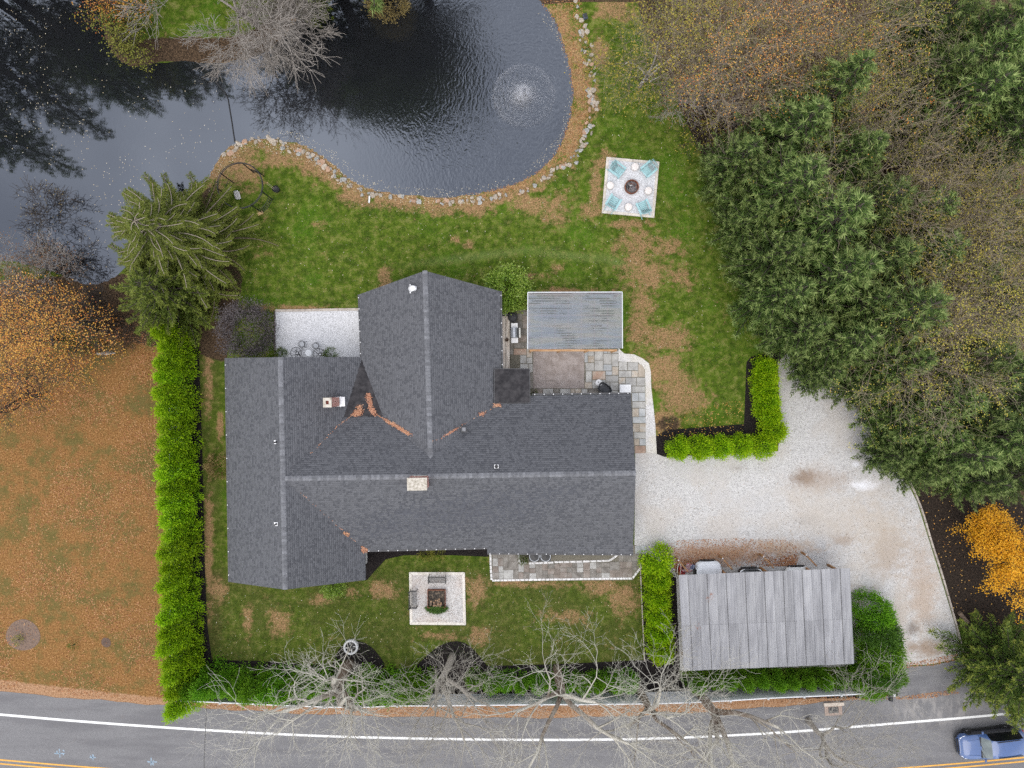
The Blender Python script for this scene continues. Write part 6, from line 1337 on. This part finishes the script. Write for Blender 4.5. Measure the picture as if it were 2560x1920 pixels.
def tree_meshes(sk, bark, leafmat=None, leaves=0, lsize=.14, seed=0, lspread=.3, twig_min=.011, thick_k=8, clump=0.0, twig=None):
    thick, segs, tips = sk; mb = MB()
    for pts, rad in thick: mb.tube(pts, rad, thick_k)
    out = [('trunk', mb.mesh('trunk', bark, True))]
    V, F = sticks([tuple(s_[0]) for s_ in segs], [tuple(s_[1]) for s_ in segs], [max(twig_min, s_[2]) for s_ in segs], [max(twig_min*.7, s_[3]) for s_ in segs], 3); out.append(('twigs', np_mesh('twigs', V, F, twig or bark)))
    if leaves:
        r = np.random.default_rng(seed); T = np.array([tuple(t[0]) for t in tips]); grp0 = np.random.default_rng(seed+1).random(len(T)); sel = np.nonzero(grp0 > clump)[0]; i = sel[r.integers(0, len(sel), leaves)]; P = T[i]+r.normal(0, lspread, (leaves, 3)); D = nrmz(r.normal(0, 1, (leaves, 3))*[1, 1, .4])
        V, F = kites(P, D, lsize*r.uniform(.7, 1.3, leaves), lsize*.75, r, up=(0, 0, 1)); grp = np.random.default_rng(seed+2).random(len(T))[i]
        out.append(('crown', np_mesh('crown', V, F, leafmat, np.clip(.55*grp+.45*r.random(leaves), 0, 1))))
    return out
# roadside trees, bare
street = [(872, 1662, 12.5, 6.4, 3.6, .42, STREETB, (-.02, -.05), 401, 'stout bare tree beside the round pale stone ring'), (1132, 1640, 11.5, 5.0, 3.4, .26, STREETB2, (-.16, -.12), 402, 'leaning grey bare tree in the front mulch mound'),
          (1392, 1672, 13, 6.2, 3.8, .33, STREETB, (.0, -.05), 403, 'bare roadside tree south of the front walk'), (1596, 1722, 12, 5.6, 3.4, .28, STREETB, (.02, -.04), 404, 'bare roadside tree at the hedge west of carport'), (1735, 1722, 13, 6.4, 3.6, .36, STREETB, (.06, -.04), 405, 'bare roadside tree at southwest corner of the carport'),
          (2020, 1800, 11.5, 5.2, 3.0, .2, STREETB2, (-.02, .02), 406, 'slim bare tree by road, south of the carport')]
for px, py, h, R, th, r0, bk, ln, sd, lab in street:
    sk = skeleton(sd, h, R, th, r0, 5, ln, 4, .2, .3, .78, .75); plant('bare_tree', (*W(px, py), 0), tree_meshes(sk, bk, twig_min=.0065, thick_k=9), lab, 'bare tree', 'bare trees along the road')
# wood: yellowing and bare deciduous trees
DEC = []
for i in range(5):
    sk = skeleton(500+i, 12, 4.6, 3.0, .17, 4, (0, 0), 4, .24, .35, .95, .8); DEC.append(tree_meshes(sk, FORB, YELL, [2200, 4000, 700, 3000, 250][i], .095, i, .22, .009, 6, .78))
dec = [(1700, 150, .62), (1790, 60, .8), (1800, 190, .72), (1880, 150, .75), (1900, 30, .8), (2180, 70, .95), (2210, 190, .8), (2190, 400, .95), (2300, 420, 1.0), (2400, 420, .95), (2300, 300, .85), (2480, 560, 1.0), (2380, 600, .95), (2450, 700, 1.0), (2520, 640, .95), (2330, 720, .9), (2480, 760, 1.0), (2350, 860, .95), (2290, 830, .95), (2420, 830, .9), (2130, 130, .8), (2540, 440, .95)]
dd_ = sorted(range(len(dec)), key=lambda i: (dec[i][0]-1579)**2+(dec[i][1]-467)**2); rk = {i: n for n, i in enumerate(dd_)}
for i, (px, py, s_) in enumerate(dec):
    x, y = place(px, py, 12*s_*.75); plant('yellowing_tree', (x, y, 0), DEC[i % 5], ('thinly leaved yellowing tree in the east wood, ' + ('nearest' if rk[i] == 0 else ORD[rk[i]]+' nearest')+' the firepit'), 'tree', 'half-bare trees of the east wood', random.uniform(0, 6.28), (s_, s_, s_))
def one_tree(name, px, py, zc, seed, h, R, bark, lm, nl, ls, label, cat='tree', lev=4, th=2.0, r0=.14, spread=.8, tm=.011, lsp=.28, up=.35, dens=1.0, clump=0.0, twig=None):
    x, y = W(px, py, zc); sk = skeleton(seed, h, R, th, r0, lev, (0, 0), 5, .24, up, dens, spread); return plant(name, (x, y, gz1(x, y)), tree_meshes(sk, bark, lm, nl, ls, seed, lsp, tm, 6, clump, twig), label, cat)
one_tree('orange_maple', 1945, 75, 8, 601, 11, 4.6, FORB, ORANGE, 4500, .09, 'bright orange-leaved tree at top of the east wood', clump=.6, lsp=.3)
one_tree('orange_maple', 70, 840, 4, 602, 7.5, 4.8, DARKB, ORANGE, 6500, .095, 'orange maple at left edge beside the leafy lawn', th=1.2, clump=.55, lsp=.32); one_tree('orange_maple', 30, 990, 3, 606, 6.0, 3.6, DARKB, ORANGE, 3000, .09, 'lower orange maple at left edge, south of the larger one', th=1.0, clump=.5, lsp=.3)
one_tree('amber_maple', 2520, 1390, 3, 603, 5.0, 3.3, DARKB, GOLDM, 20000, .105, 'small amber maple on the mulch bed east of driveway', th=1.0, lsp=.2, clump=.3)
one_tree('pale_tree', 1640, 120, 6, 604, 8.5, 4.0, PALEB, YELL, 2600, .13, 'white-limbed half-bare tree over the lawn north of firepit', lsp=.3, clump=.6, twig=FORB, tm=.008); one_tree('bare_thicket', 1745, 215, 3, 605, 5.5, 2.6, TWIG, RUSSET, 900, .12, 'brown bare thicket at the corner of east mulch bed', 'shrub', th=.6, r0=.06)
one_tree('island_tree', 560, -55, 6, 611, 9, 4.4, TWIG, None, 0, .1, 'large grey bare tree on the grassy peninsula', lev=4, th=2.0, r0=.2, up=-.05, spread=.6, tm=.014, dens=1.35); one_tree('island_tree', 690, -10, 5, 612, 7.5, 3.6, TWIG, None, 0, .1, 'smaller grey bare tree at east tip of peninsula', lev=4, th=1.6, r0=.15, up=-.05, spread=.6, tm=.014, dens=1.35)
one_tree('yellow_shrub', 318, 95, 1.5, 613, 3.0, 2.0, DARKB, SHRUBY, 2600, .12, 'yellow-green leafy shrub at west tip of peninsula', 'shrub', th=.4, r0=.05); one_tree('yellow_shrub', 300, 10, 1.5, 614, 3.2, 2.2, DARKB, ORANGE, 1300, .12, 'rusty orange shrub on the upper peninsula shore', 'shrub', th=.4, r0=.05)
round_shrub('tan_bush', 975, 12, 2.4, 1.5, TAN_L, 'round tan bush overhanging the dark water at top', 615, 160, 26, .13, bark=DARKB, z=-.2)
plant('shore_conifer', (*W(785, 20), gz1(*W(785, 20))), pine_variant(304, 3.2, 1.35, HEML, 1.3, .1, 1.2, 6, .2), 'small green conifer at the east shore of peninsula', 'conifer')
one_tree('shore_shrub', 90, 560, 2.0, 621, 4.2, 3.6, DARKB, TAN_L, 200, .1, 'dark bare shrub leaning over water at left edge', 'shrub', th=.5, r0=.07, tm=.014, spread=.9, up=.1); one_tree('shore_shrub', 120, 650, 1.5, 622, 3.4, 2.4, TWIG, RUSSET, 500, .11, 'grey bare shrub on west shore above orange maple', 'shrub', th=.5, r0=.05); one_tree('shore_shrub', 20, 690, 1.5, 623, 3.4, 2.4, TWIG, RUSSET, 900, .11, 'brown twiggy shrub at left edge of west shore', 'shrub', th=.4, r0=.05)
one_tree('bramble', 245, 770, 1.0, 624, 2.6, 2.2, DARKB, None, 0, .1, 'dark tangled bramble between pond and dense conifer', 'shrub', th=.3, r0=.05, spread=1.0, up=.0, dens=1.2); one_tree('bramble', 290, 830, .8, 625, 2.0, 2.0, DARKB, RUSSET, 900, .1, 'brown bramble patch north of the leafy lawn', 'shrub', th=.3, r0=.04, spread=1.0, up=.0); one_tree('bramble', 200, 845, .8, 626, 2.0, 1.8, DARKB, SHRUBY, 700, .11, 'yellow-speckled bramble beside the orange maple', 'shrub', th=.3, r0=.04, spread=1.0, up=.0)
# dead wood and a drain hose in the pond
for pts, r0, lab in [([(2150, 700, 4.5), (2190, 690, 4.2), (2270, 670, 3.0), (2330, 655, 1.6)], .2, 'long grey dead trunk leaning through the east wood'), ([(2372, 400, 6), (2380, 330, 5), (2410, 300, 4.2), (2405, 240, 3.2), (2372, 120, 2)], .1, 'crooked grey dead tree in upper right of the wood'), ([(2490, 64, 4.5), (2560, 55, 4.6), (2640, 46, 4.5)], .14, 'dead horizontal limb at the top right corner')]:
    P = [Vector(W3(*p)) for p in pts]; o0 = P[-1].copy(); o0.z = 0; mb = MB(); mb.tube([p-o0 for p in P], [r0*(.55+.45*i/(len(P)-1)) for i in range(len(P))], 9); o = mb.build('dead_trunk', FORB, None, o0, smooth=True, label=lab, cat='trunk')
hx0 = [(520, 185), (532, 197), (545, 212), (558, 225), (566, 245), (570, 270), (575, 300), (580, 335), (583, 352)]; P = [Vector((*W(*p), WATER_Z+.02)) for p in hx0]; P[-1].z = WATER_Z+.06; o0 = P[0].copy(); mb = MB(); mb.tube([p-o0 for p in P], .045, 7); mb.build('drain_hose', PLAST, None, o0, smooth=True, label='thin black hose lying across the pond to the bank', cat='hose')
# undergrowth of the wood
for i, (px, py) in enumerate([(1760, 330), (1840, 280), (1920, 260), (2230, 300), (2330, 380), (2250, 480), (2400, 520), (2200, 250), (2500, 200), (2060, 100), (1650, 40), (1720, 20)]):
    x, y = W(px, py, 1.0); sk = skeleton(650+i, 3.0, 2.2, .4, .045, 3, (0, 0), 6, .28, .15, 1.1, .95); plant('undergrowth_shrub', (x, y, 0), tree_meshes(sk, TWIG if i % 2 else FORB, RUSSET if i % 2 else YELL, 500, .12, i, .25, .013, 5), 'brown undergrowth shrub in the east wood, %s from its western edge' % ORD[sorted(range(12), key=lambda q: [1760, 1840, 1920, 2230, 2330, 2250, 2400, 2200, 2500, 2060, 1650, 1720][q]).index(i)], 'shrub', 'undergrowth of the east wood')
# tall trees just north and west of the view; the pond mirrors them
TALL = [pine_variant(330+i, 26, 4.2, PINE, .8, .24, 1.5, 5, .4) for i in range(2)]
for i, (x, y, s_) in enumerate([(-16.5, 30.0, 1.08), (-13.0, 29.6, 1.14), (-9.6, 29.4, 1.2), (-6.6, 30.2, 1.12), (-19.5, 31.0, .95), (-11, 32, 1.2), (-31, 31.5, .9), (-34.5, 31, .95), (-38.5, 30, .95), (-43, 26.5, .9), (-45, 22, .8), (-41, 30.5, 1.0), (-36.5, 33, 1.05)]):
    lab = 'tall dark pine beyond the pond, %s counting from the east' % ORD[sorted([-16.5, -13.0, -9.6, -6.6, -19.5, -11, -31, -34.5, -38.5, -43, -45, -41, -36.5], reverse=True).index(x)]; plant('tall_pine', (x, y, gz1(x, y)), TALL[i % 2], lab, 'pine', 'tall pines beyond the pond', i*1.1, (s_, s_, s_))

# ================================================================ LEAVES, GRASS AND OTHER UNCOUNTABLE STUFF
LITTER = LEAF('fallen_leaf', [(.17, .06, .022), (.29, .12, .04), (.38, .18, .065), (.50, .30, .14), (.34, .11, .045)], 0, objvar=.0); PALELEAF = LEAF('pale_fallen_leaf', [(.5, .40, .24), (.62, .54, .38), (.66, .62, .52)], 0, objvar=0); YLEAF = LEAF('amber_fallen_leaf', [(.5, .22, .05), (.6, .33, .08), (.66, .42, .14)], 0, objvar=0)
def scatter(name, label, cat, polys, n, size, mat, seed, z=None, dens=None, flat=.35, dz=.02):
    r = np.random.default_rng(seed); P = np.array(polys); x0, y0 = P.min(0); x1, y1 = P.max(0); X = []; 
    while sum(map(len, X)) < n:
        x, y = r.uniform(x0, x1, n*2), r.uniform(y0, y1, n*2); k = poly_sd(x, y, polys) < 0
        if dens is not None: k &= r.random(len(x)) < dens(x, y)
        X.append(np.stack([x[k], y[k]], 1))
    X = np.concatenate(X)[:n]; zz = ground_z(X[:, 0], X[:, 1])[0]+.015 if z is None else np.full(n, z); Q = np.c_[X, zz+r.random(n)*dz]; V, F = leaf_quads(Q, size, r, flat)
    o = obj(name, np_mesh(name, V, F, mat, r.random(n)), None, label=label, cat=cat, kind='stuff'); return o
clus = lambda sc_, sd, lo, hi: (lambda x, y: ss(vnoise(x+99, y+99, sc_, sd), lo, hi)*.9+.1)
LY = WP([(-40, 700), (330, 830), (405, 832), (430, 1000), (440, 1400), (440, 1755), (380, 1755), (0, 1722), (-40, 1722)])
scatter('fallen_leaves', 'fallen brown and orange leaves covering the west lawn', 'leaves', LY, 17000, .10, LITTER, 1, .01, clus(.38, 3, .3, .8))
scatter('lawn_leaves', 'pale fallen leaves dotted over the main lawn', 'leaves', WP([(560, 520), (900, 500), (1330, 500), (1480, 300), (1500, 0), (1640, 120), (1700, 300), (1850, 620), (1900, 850), (1640, 900), (1560, 860), (1560, 720), (900, 720), (570, 760)]), 650, .07, PALELEAF, 2, .012)
scatter('front_leaves', 'pale fallen leaves dotted over the front lawn', 'leaves', WP([(520, 1480), (920, 1460), (1210, 1400), (1230, 1460), (1590, 1460), (1600, 1650), (540, 1650)]), 420, .07, PALELEAF, 3, .012)
scatter('bank_leaves', 'orange leaves strewn along the east bank of the pond', 'leaves', WP([(1350, -10), (1450, -10), (1480, 150), (1480, 300), (1430, 390), (1300, 470), (1200, 495), (1150, 480), (1300, 440), (1400, 350), (1428, 220)]), 2800, .09, LITTER, 4)
scatter('bank_leaves', 'tan leaves strewn along the south bank of the pond', 'leaves', WP([(1200, 478), (1200, 510), (1000, 505), (860, 470), (760, 400), (620, 370), (560, 420), (520, 480), (510, 440), (560, 360), (640, 335), (760, 350), (860, 430), (1000, 478)]), 800, .075, PALELEAF, 5)
scatter('floating_leaves', 'small pale leaves floating on the western pond', 'leaves', WP([(0, 0), (230, 0), (300, 180), (560, 200), (560, 350), (480, 460), (280, 680), (0, 630)]), 480, .08, PALELEAF, 6, WATER_Z+.006, clus(.35, 8, .3, .8), .05, .004)
scatter('floating_leaves', 'leaf flecks floating along the lawn edge of pond', 'leaves', WP([(600, 345), (640, 318), (740, 325), (830, 370), (900, 430), (1000, 460), (1120, 470), (1300, 440), (1400, 330), (1425, 200), (1395, 100), (1340, 20), (1385, 40), (1425, 180), (1430, 290), (1380, 400), (1260, 465), (1090, 487), (930, 470), (820, 395), (700, 345)]), 600, .06, PALELEAF, 7, WATER_Z+.006, None, .05, .004)
scatter('drive_leaves', 'brown leaves drifted on gravel north of the carport', 'leaves', WP([(1630, 1370), (1700, 1350), (1850, 1345), (1960, 1350), (2000, 1370), (1990, 1415), (1850, 1415), (1690, 1425)]), 4200, .085, LITTER, 8, .035, clus(.6, 5, .3, .8))
scatter('drive_leaves', 'scattered leaves and debris across the gravel driveway', 'leaves', WP([(1600, 1150), (1950, 1150), (1970, 890), (2160, 1050), (2290, 1260), (2395, 1630), (2250, 1650), (2230, 1440), (1650, 1360)]), 700, .07, LEAF('debris', [(.05, .04, .035), (.12, .09, .07), (.4, .22, .08)], 0, objvar=0), 9, .034)
scatter('bed_leaves', 'amber leaves fallen on the east mulch bed', 'leaves', WP([(2236, 1128), (2296, 1250), (2354, 1440), (2392, 1560), (2500, 1560), (2560, 1400), (2560, 1250), (2380, 1150)]), 330, .10, YLEAF, 10, .02); scatter('bed_leaves', 'flecks of leaf on mulch bed west of the pines', 'leaves', WP([(1690, 230), (1733, 342), (1818, 512), (1863, 602), (1950, 800), (1990, 800), (1900, 420), (1800, 250)]), 500, .07, PALELEAF, 11, .02)
scatter('wood_litter', 'leaf litter on the floor of the east wood', 'leaves', WP([(1600, 0), (1700, 220), (1850, 450), (2000, 800), (2300, 1150), (2560, 1150), (2560, 0)]), 15000, .12, LEAF('wood_leaf', [(.06, .04, .022), (.12, .075, .04), (.2, .13, .07), (.16, .12, .05)], 0, objvar=0), 12, .01)
scatter('verge_leaves', 'brown leaves lying between white fence and road', 'leaves', WP([(440, 1752), (2230, 1735), (2235, 1748), (1900, 1758), (1500, 1780), (1000, 1788), (640, 1776), (440, 1762)]), 4500, .085, LITTER, 13, .02); scatter('gutter_leaves', 'leaves gathered where driveway apron meets the gravel', 'leaves', WP([(2250, 1658), (2330, 1645), (2400, 1632), (2400, 1648), (2330, 1664), (2250, 1670)]), 500, .085, LITTER, 14, .04); scatter('gutter_leaves', 'leaves gathered where driveway apron meets the road', 'leaves', WP([(2240, 1742), (2310, 1733), (2390, 1724), (2400, 1732), (2330, 1744), (2240, 1750)]), 420, .085, LITTER, 15, .03)
scatter('edge_leaves', 'leaves fallen on dark soil inside the golden hedge corner', 'leaves', WP([(1640, 1090), (1660, 1060), (1750, 1010), (1860, 1000), (1860, 1080), (1680, 1095)]), 260, .085, YLEAF, 16, .02); scatter('square_leaves', 'brown leaf bits on the front gravel square', 'leaves', WP([(1030, 1436), (1156, 1436), (1158, 1555), (1032, 1555)]), 700, .05, RUSSET, 17, .052)
# short grass blades over the lawns
GRASS = LEAF('grass_blade', [(.035, .08, .006), (.06, .12, .010), (.10, .165, .02), (.18, .18, .06)], .2, objvar=0)
LAWN = WP([(560, 560), (620, 520), (700, 430), (880, 500), (1180, 525), (1330, 515), (1480, 330), (1510, 0), (1560, 0), (1690, 240), (1850, 590), (1960, 860), (1860, 900), (1850, 1040), (1660, 1060), (1640, 900), (1560, 870), (1560, 725), (1330, 725), (1250, 725), (1062, 672), (895, 735), (895, 768), (600, 772), (560, 700)])
r = np.random.default_rng(21)
def grass(name, label, poly, n, seed, flt=None):
    r = np.random.default_rng(seed); P = np.array(poly); (x0, y0), (x1, y1) = P.min(0), P.max(0); X = []
    while sum(map(len, X)) < n:
        x, y = r.uniform(x0, x1, n), r.uniform(y0, y1, n); k = (poly_sd(x, y, poly) < 0) & (r.random(n) < .25+.75*vnoise(x+50, y+50, 1.3, 4)); X.append(np.stack([x[k], y[k]], 1))
    X = np.concatenate(X)[:n]; zz = ground_z(X[:, 0], X[:, 1])[0]; D = nrmz(np.c_[r.normal(0, 1, (n, 2)), np.abs(r.normal(.55, .25, n))]); V, F = spears(np.c_[X, zz-.005], D, r.uniform(.06, .13, n), r.uniform(.02, .045, n), r)
    obj(name, np_mesh(name, V, F, GRASS, np.clip(.6*vnoise(X[:, 0]+50, X[:, 1]+50, .6, 7)+.45*r.random(n), 0, 1)), None, label=label, cat='grass', kind='stuff')
grass('lawn_grass', 'short green grass of the main lawn', LAWN, 70000, 31)
grass('front_grass', 'short dull grass of the front lawn', WP([(520, 1480), (570, 1460), (712, 1478), (910, 1455), (960, 1400), (1210, 1392), (1232, 1456), (1584, 1452), (1600, 1440), (1606, 1650), (530, 1645)]), 26000, 32)
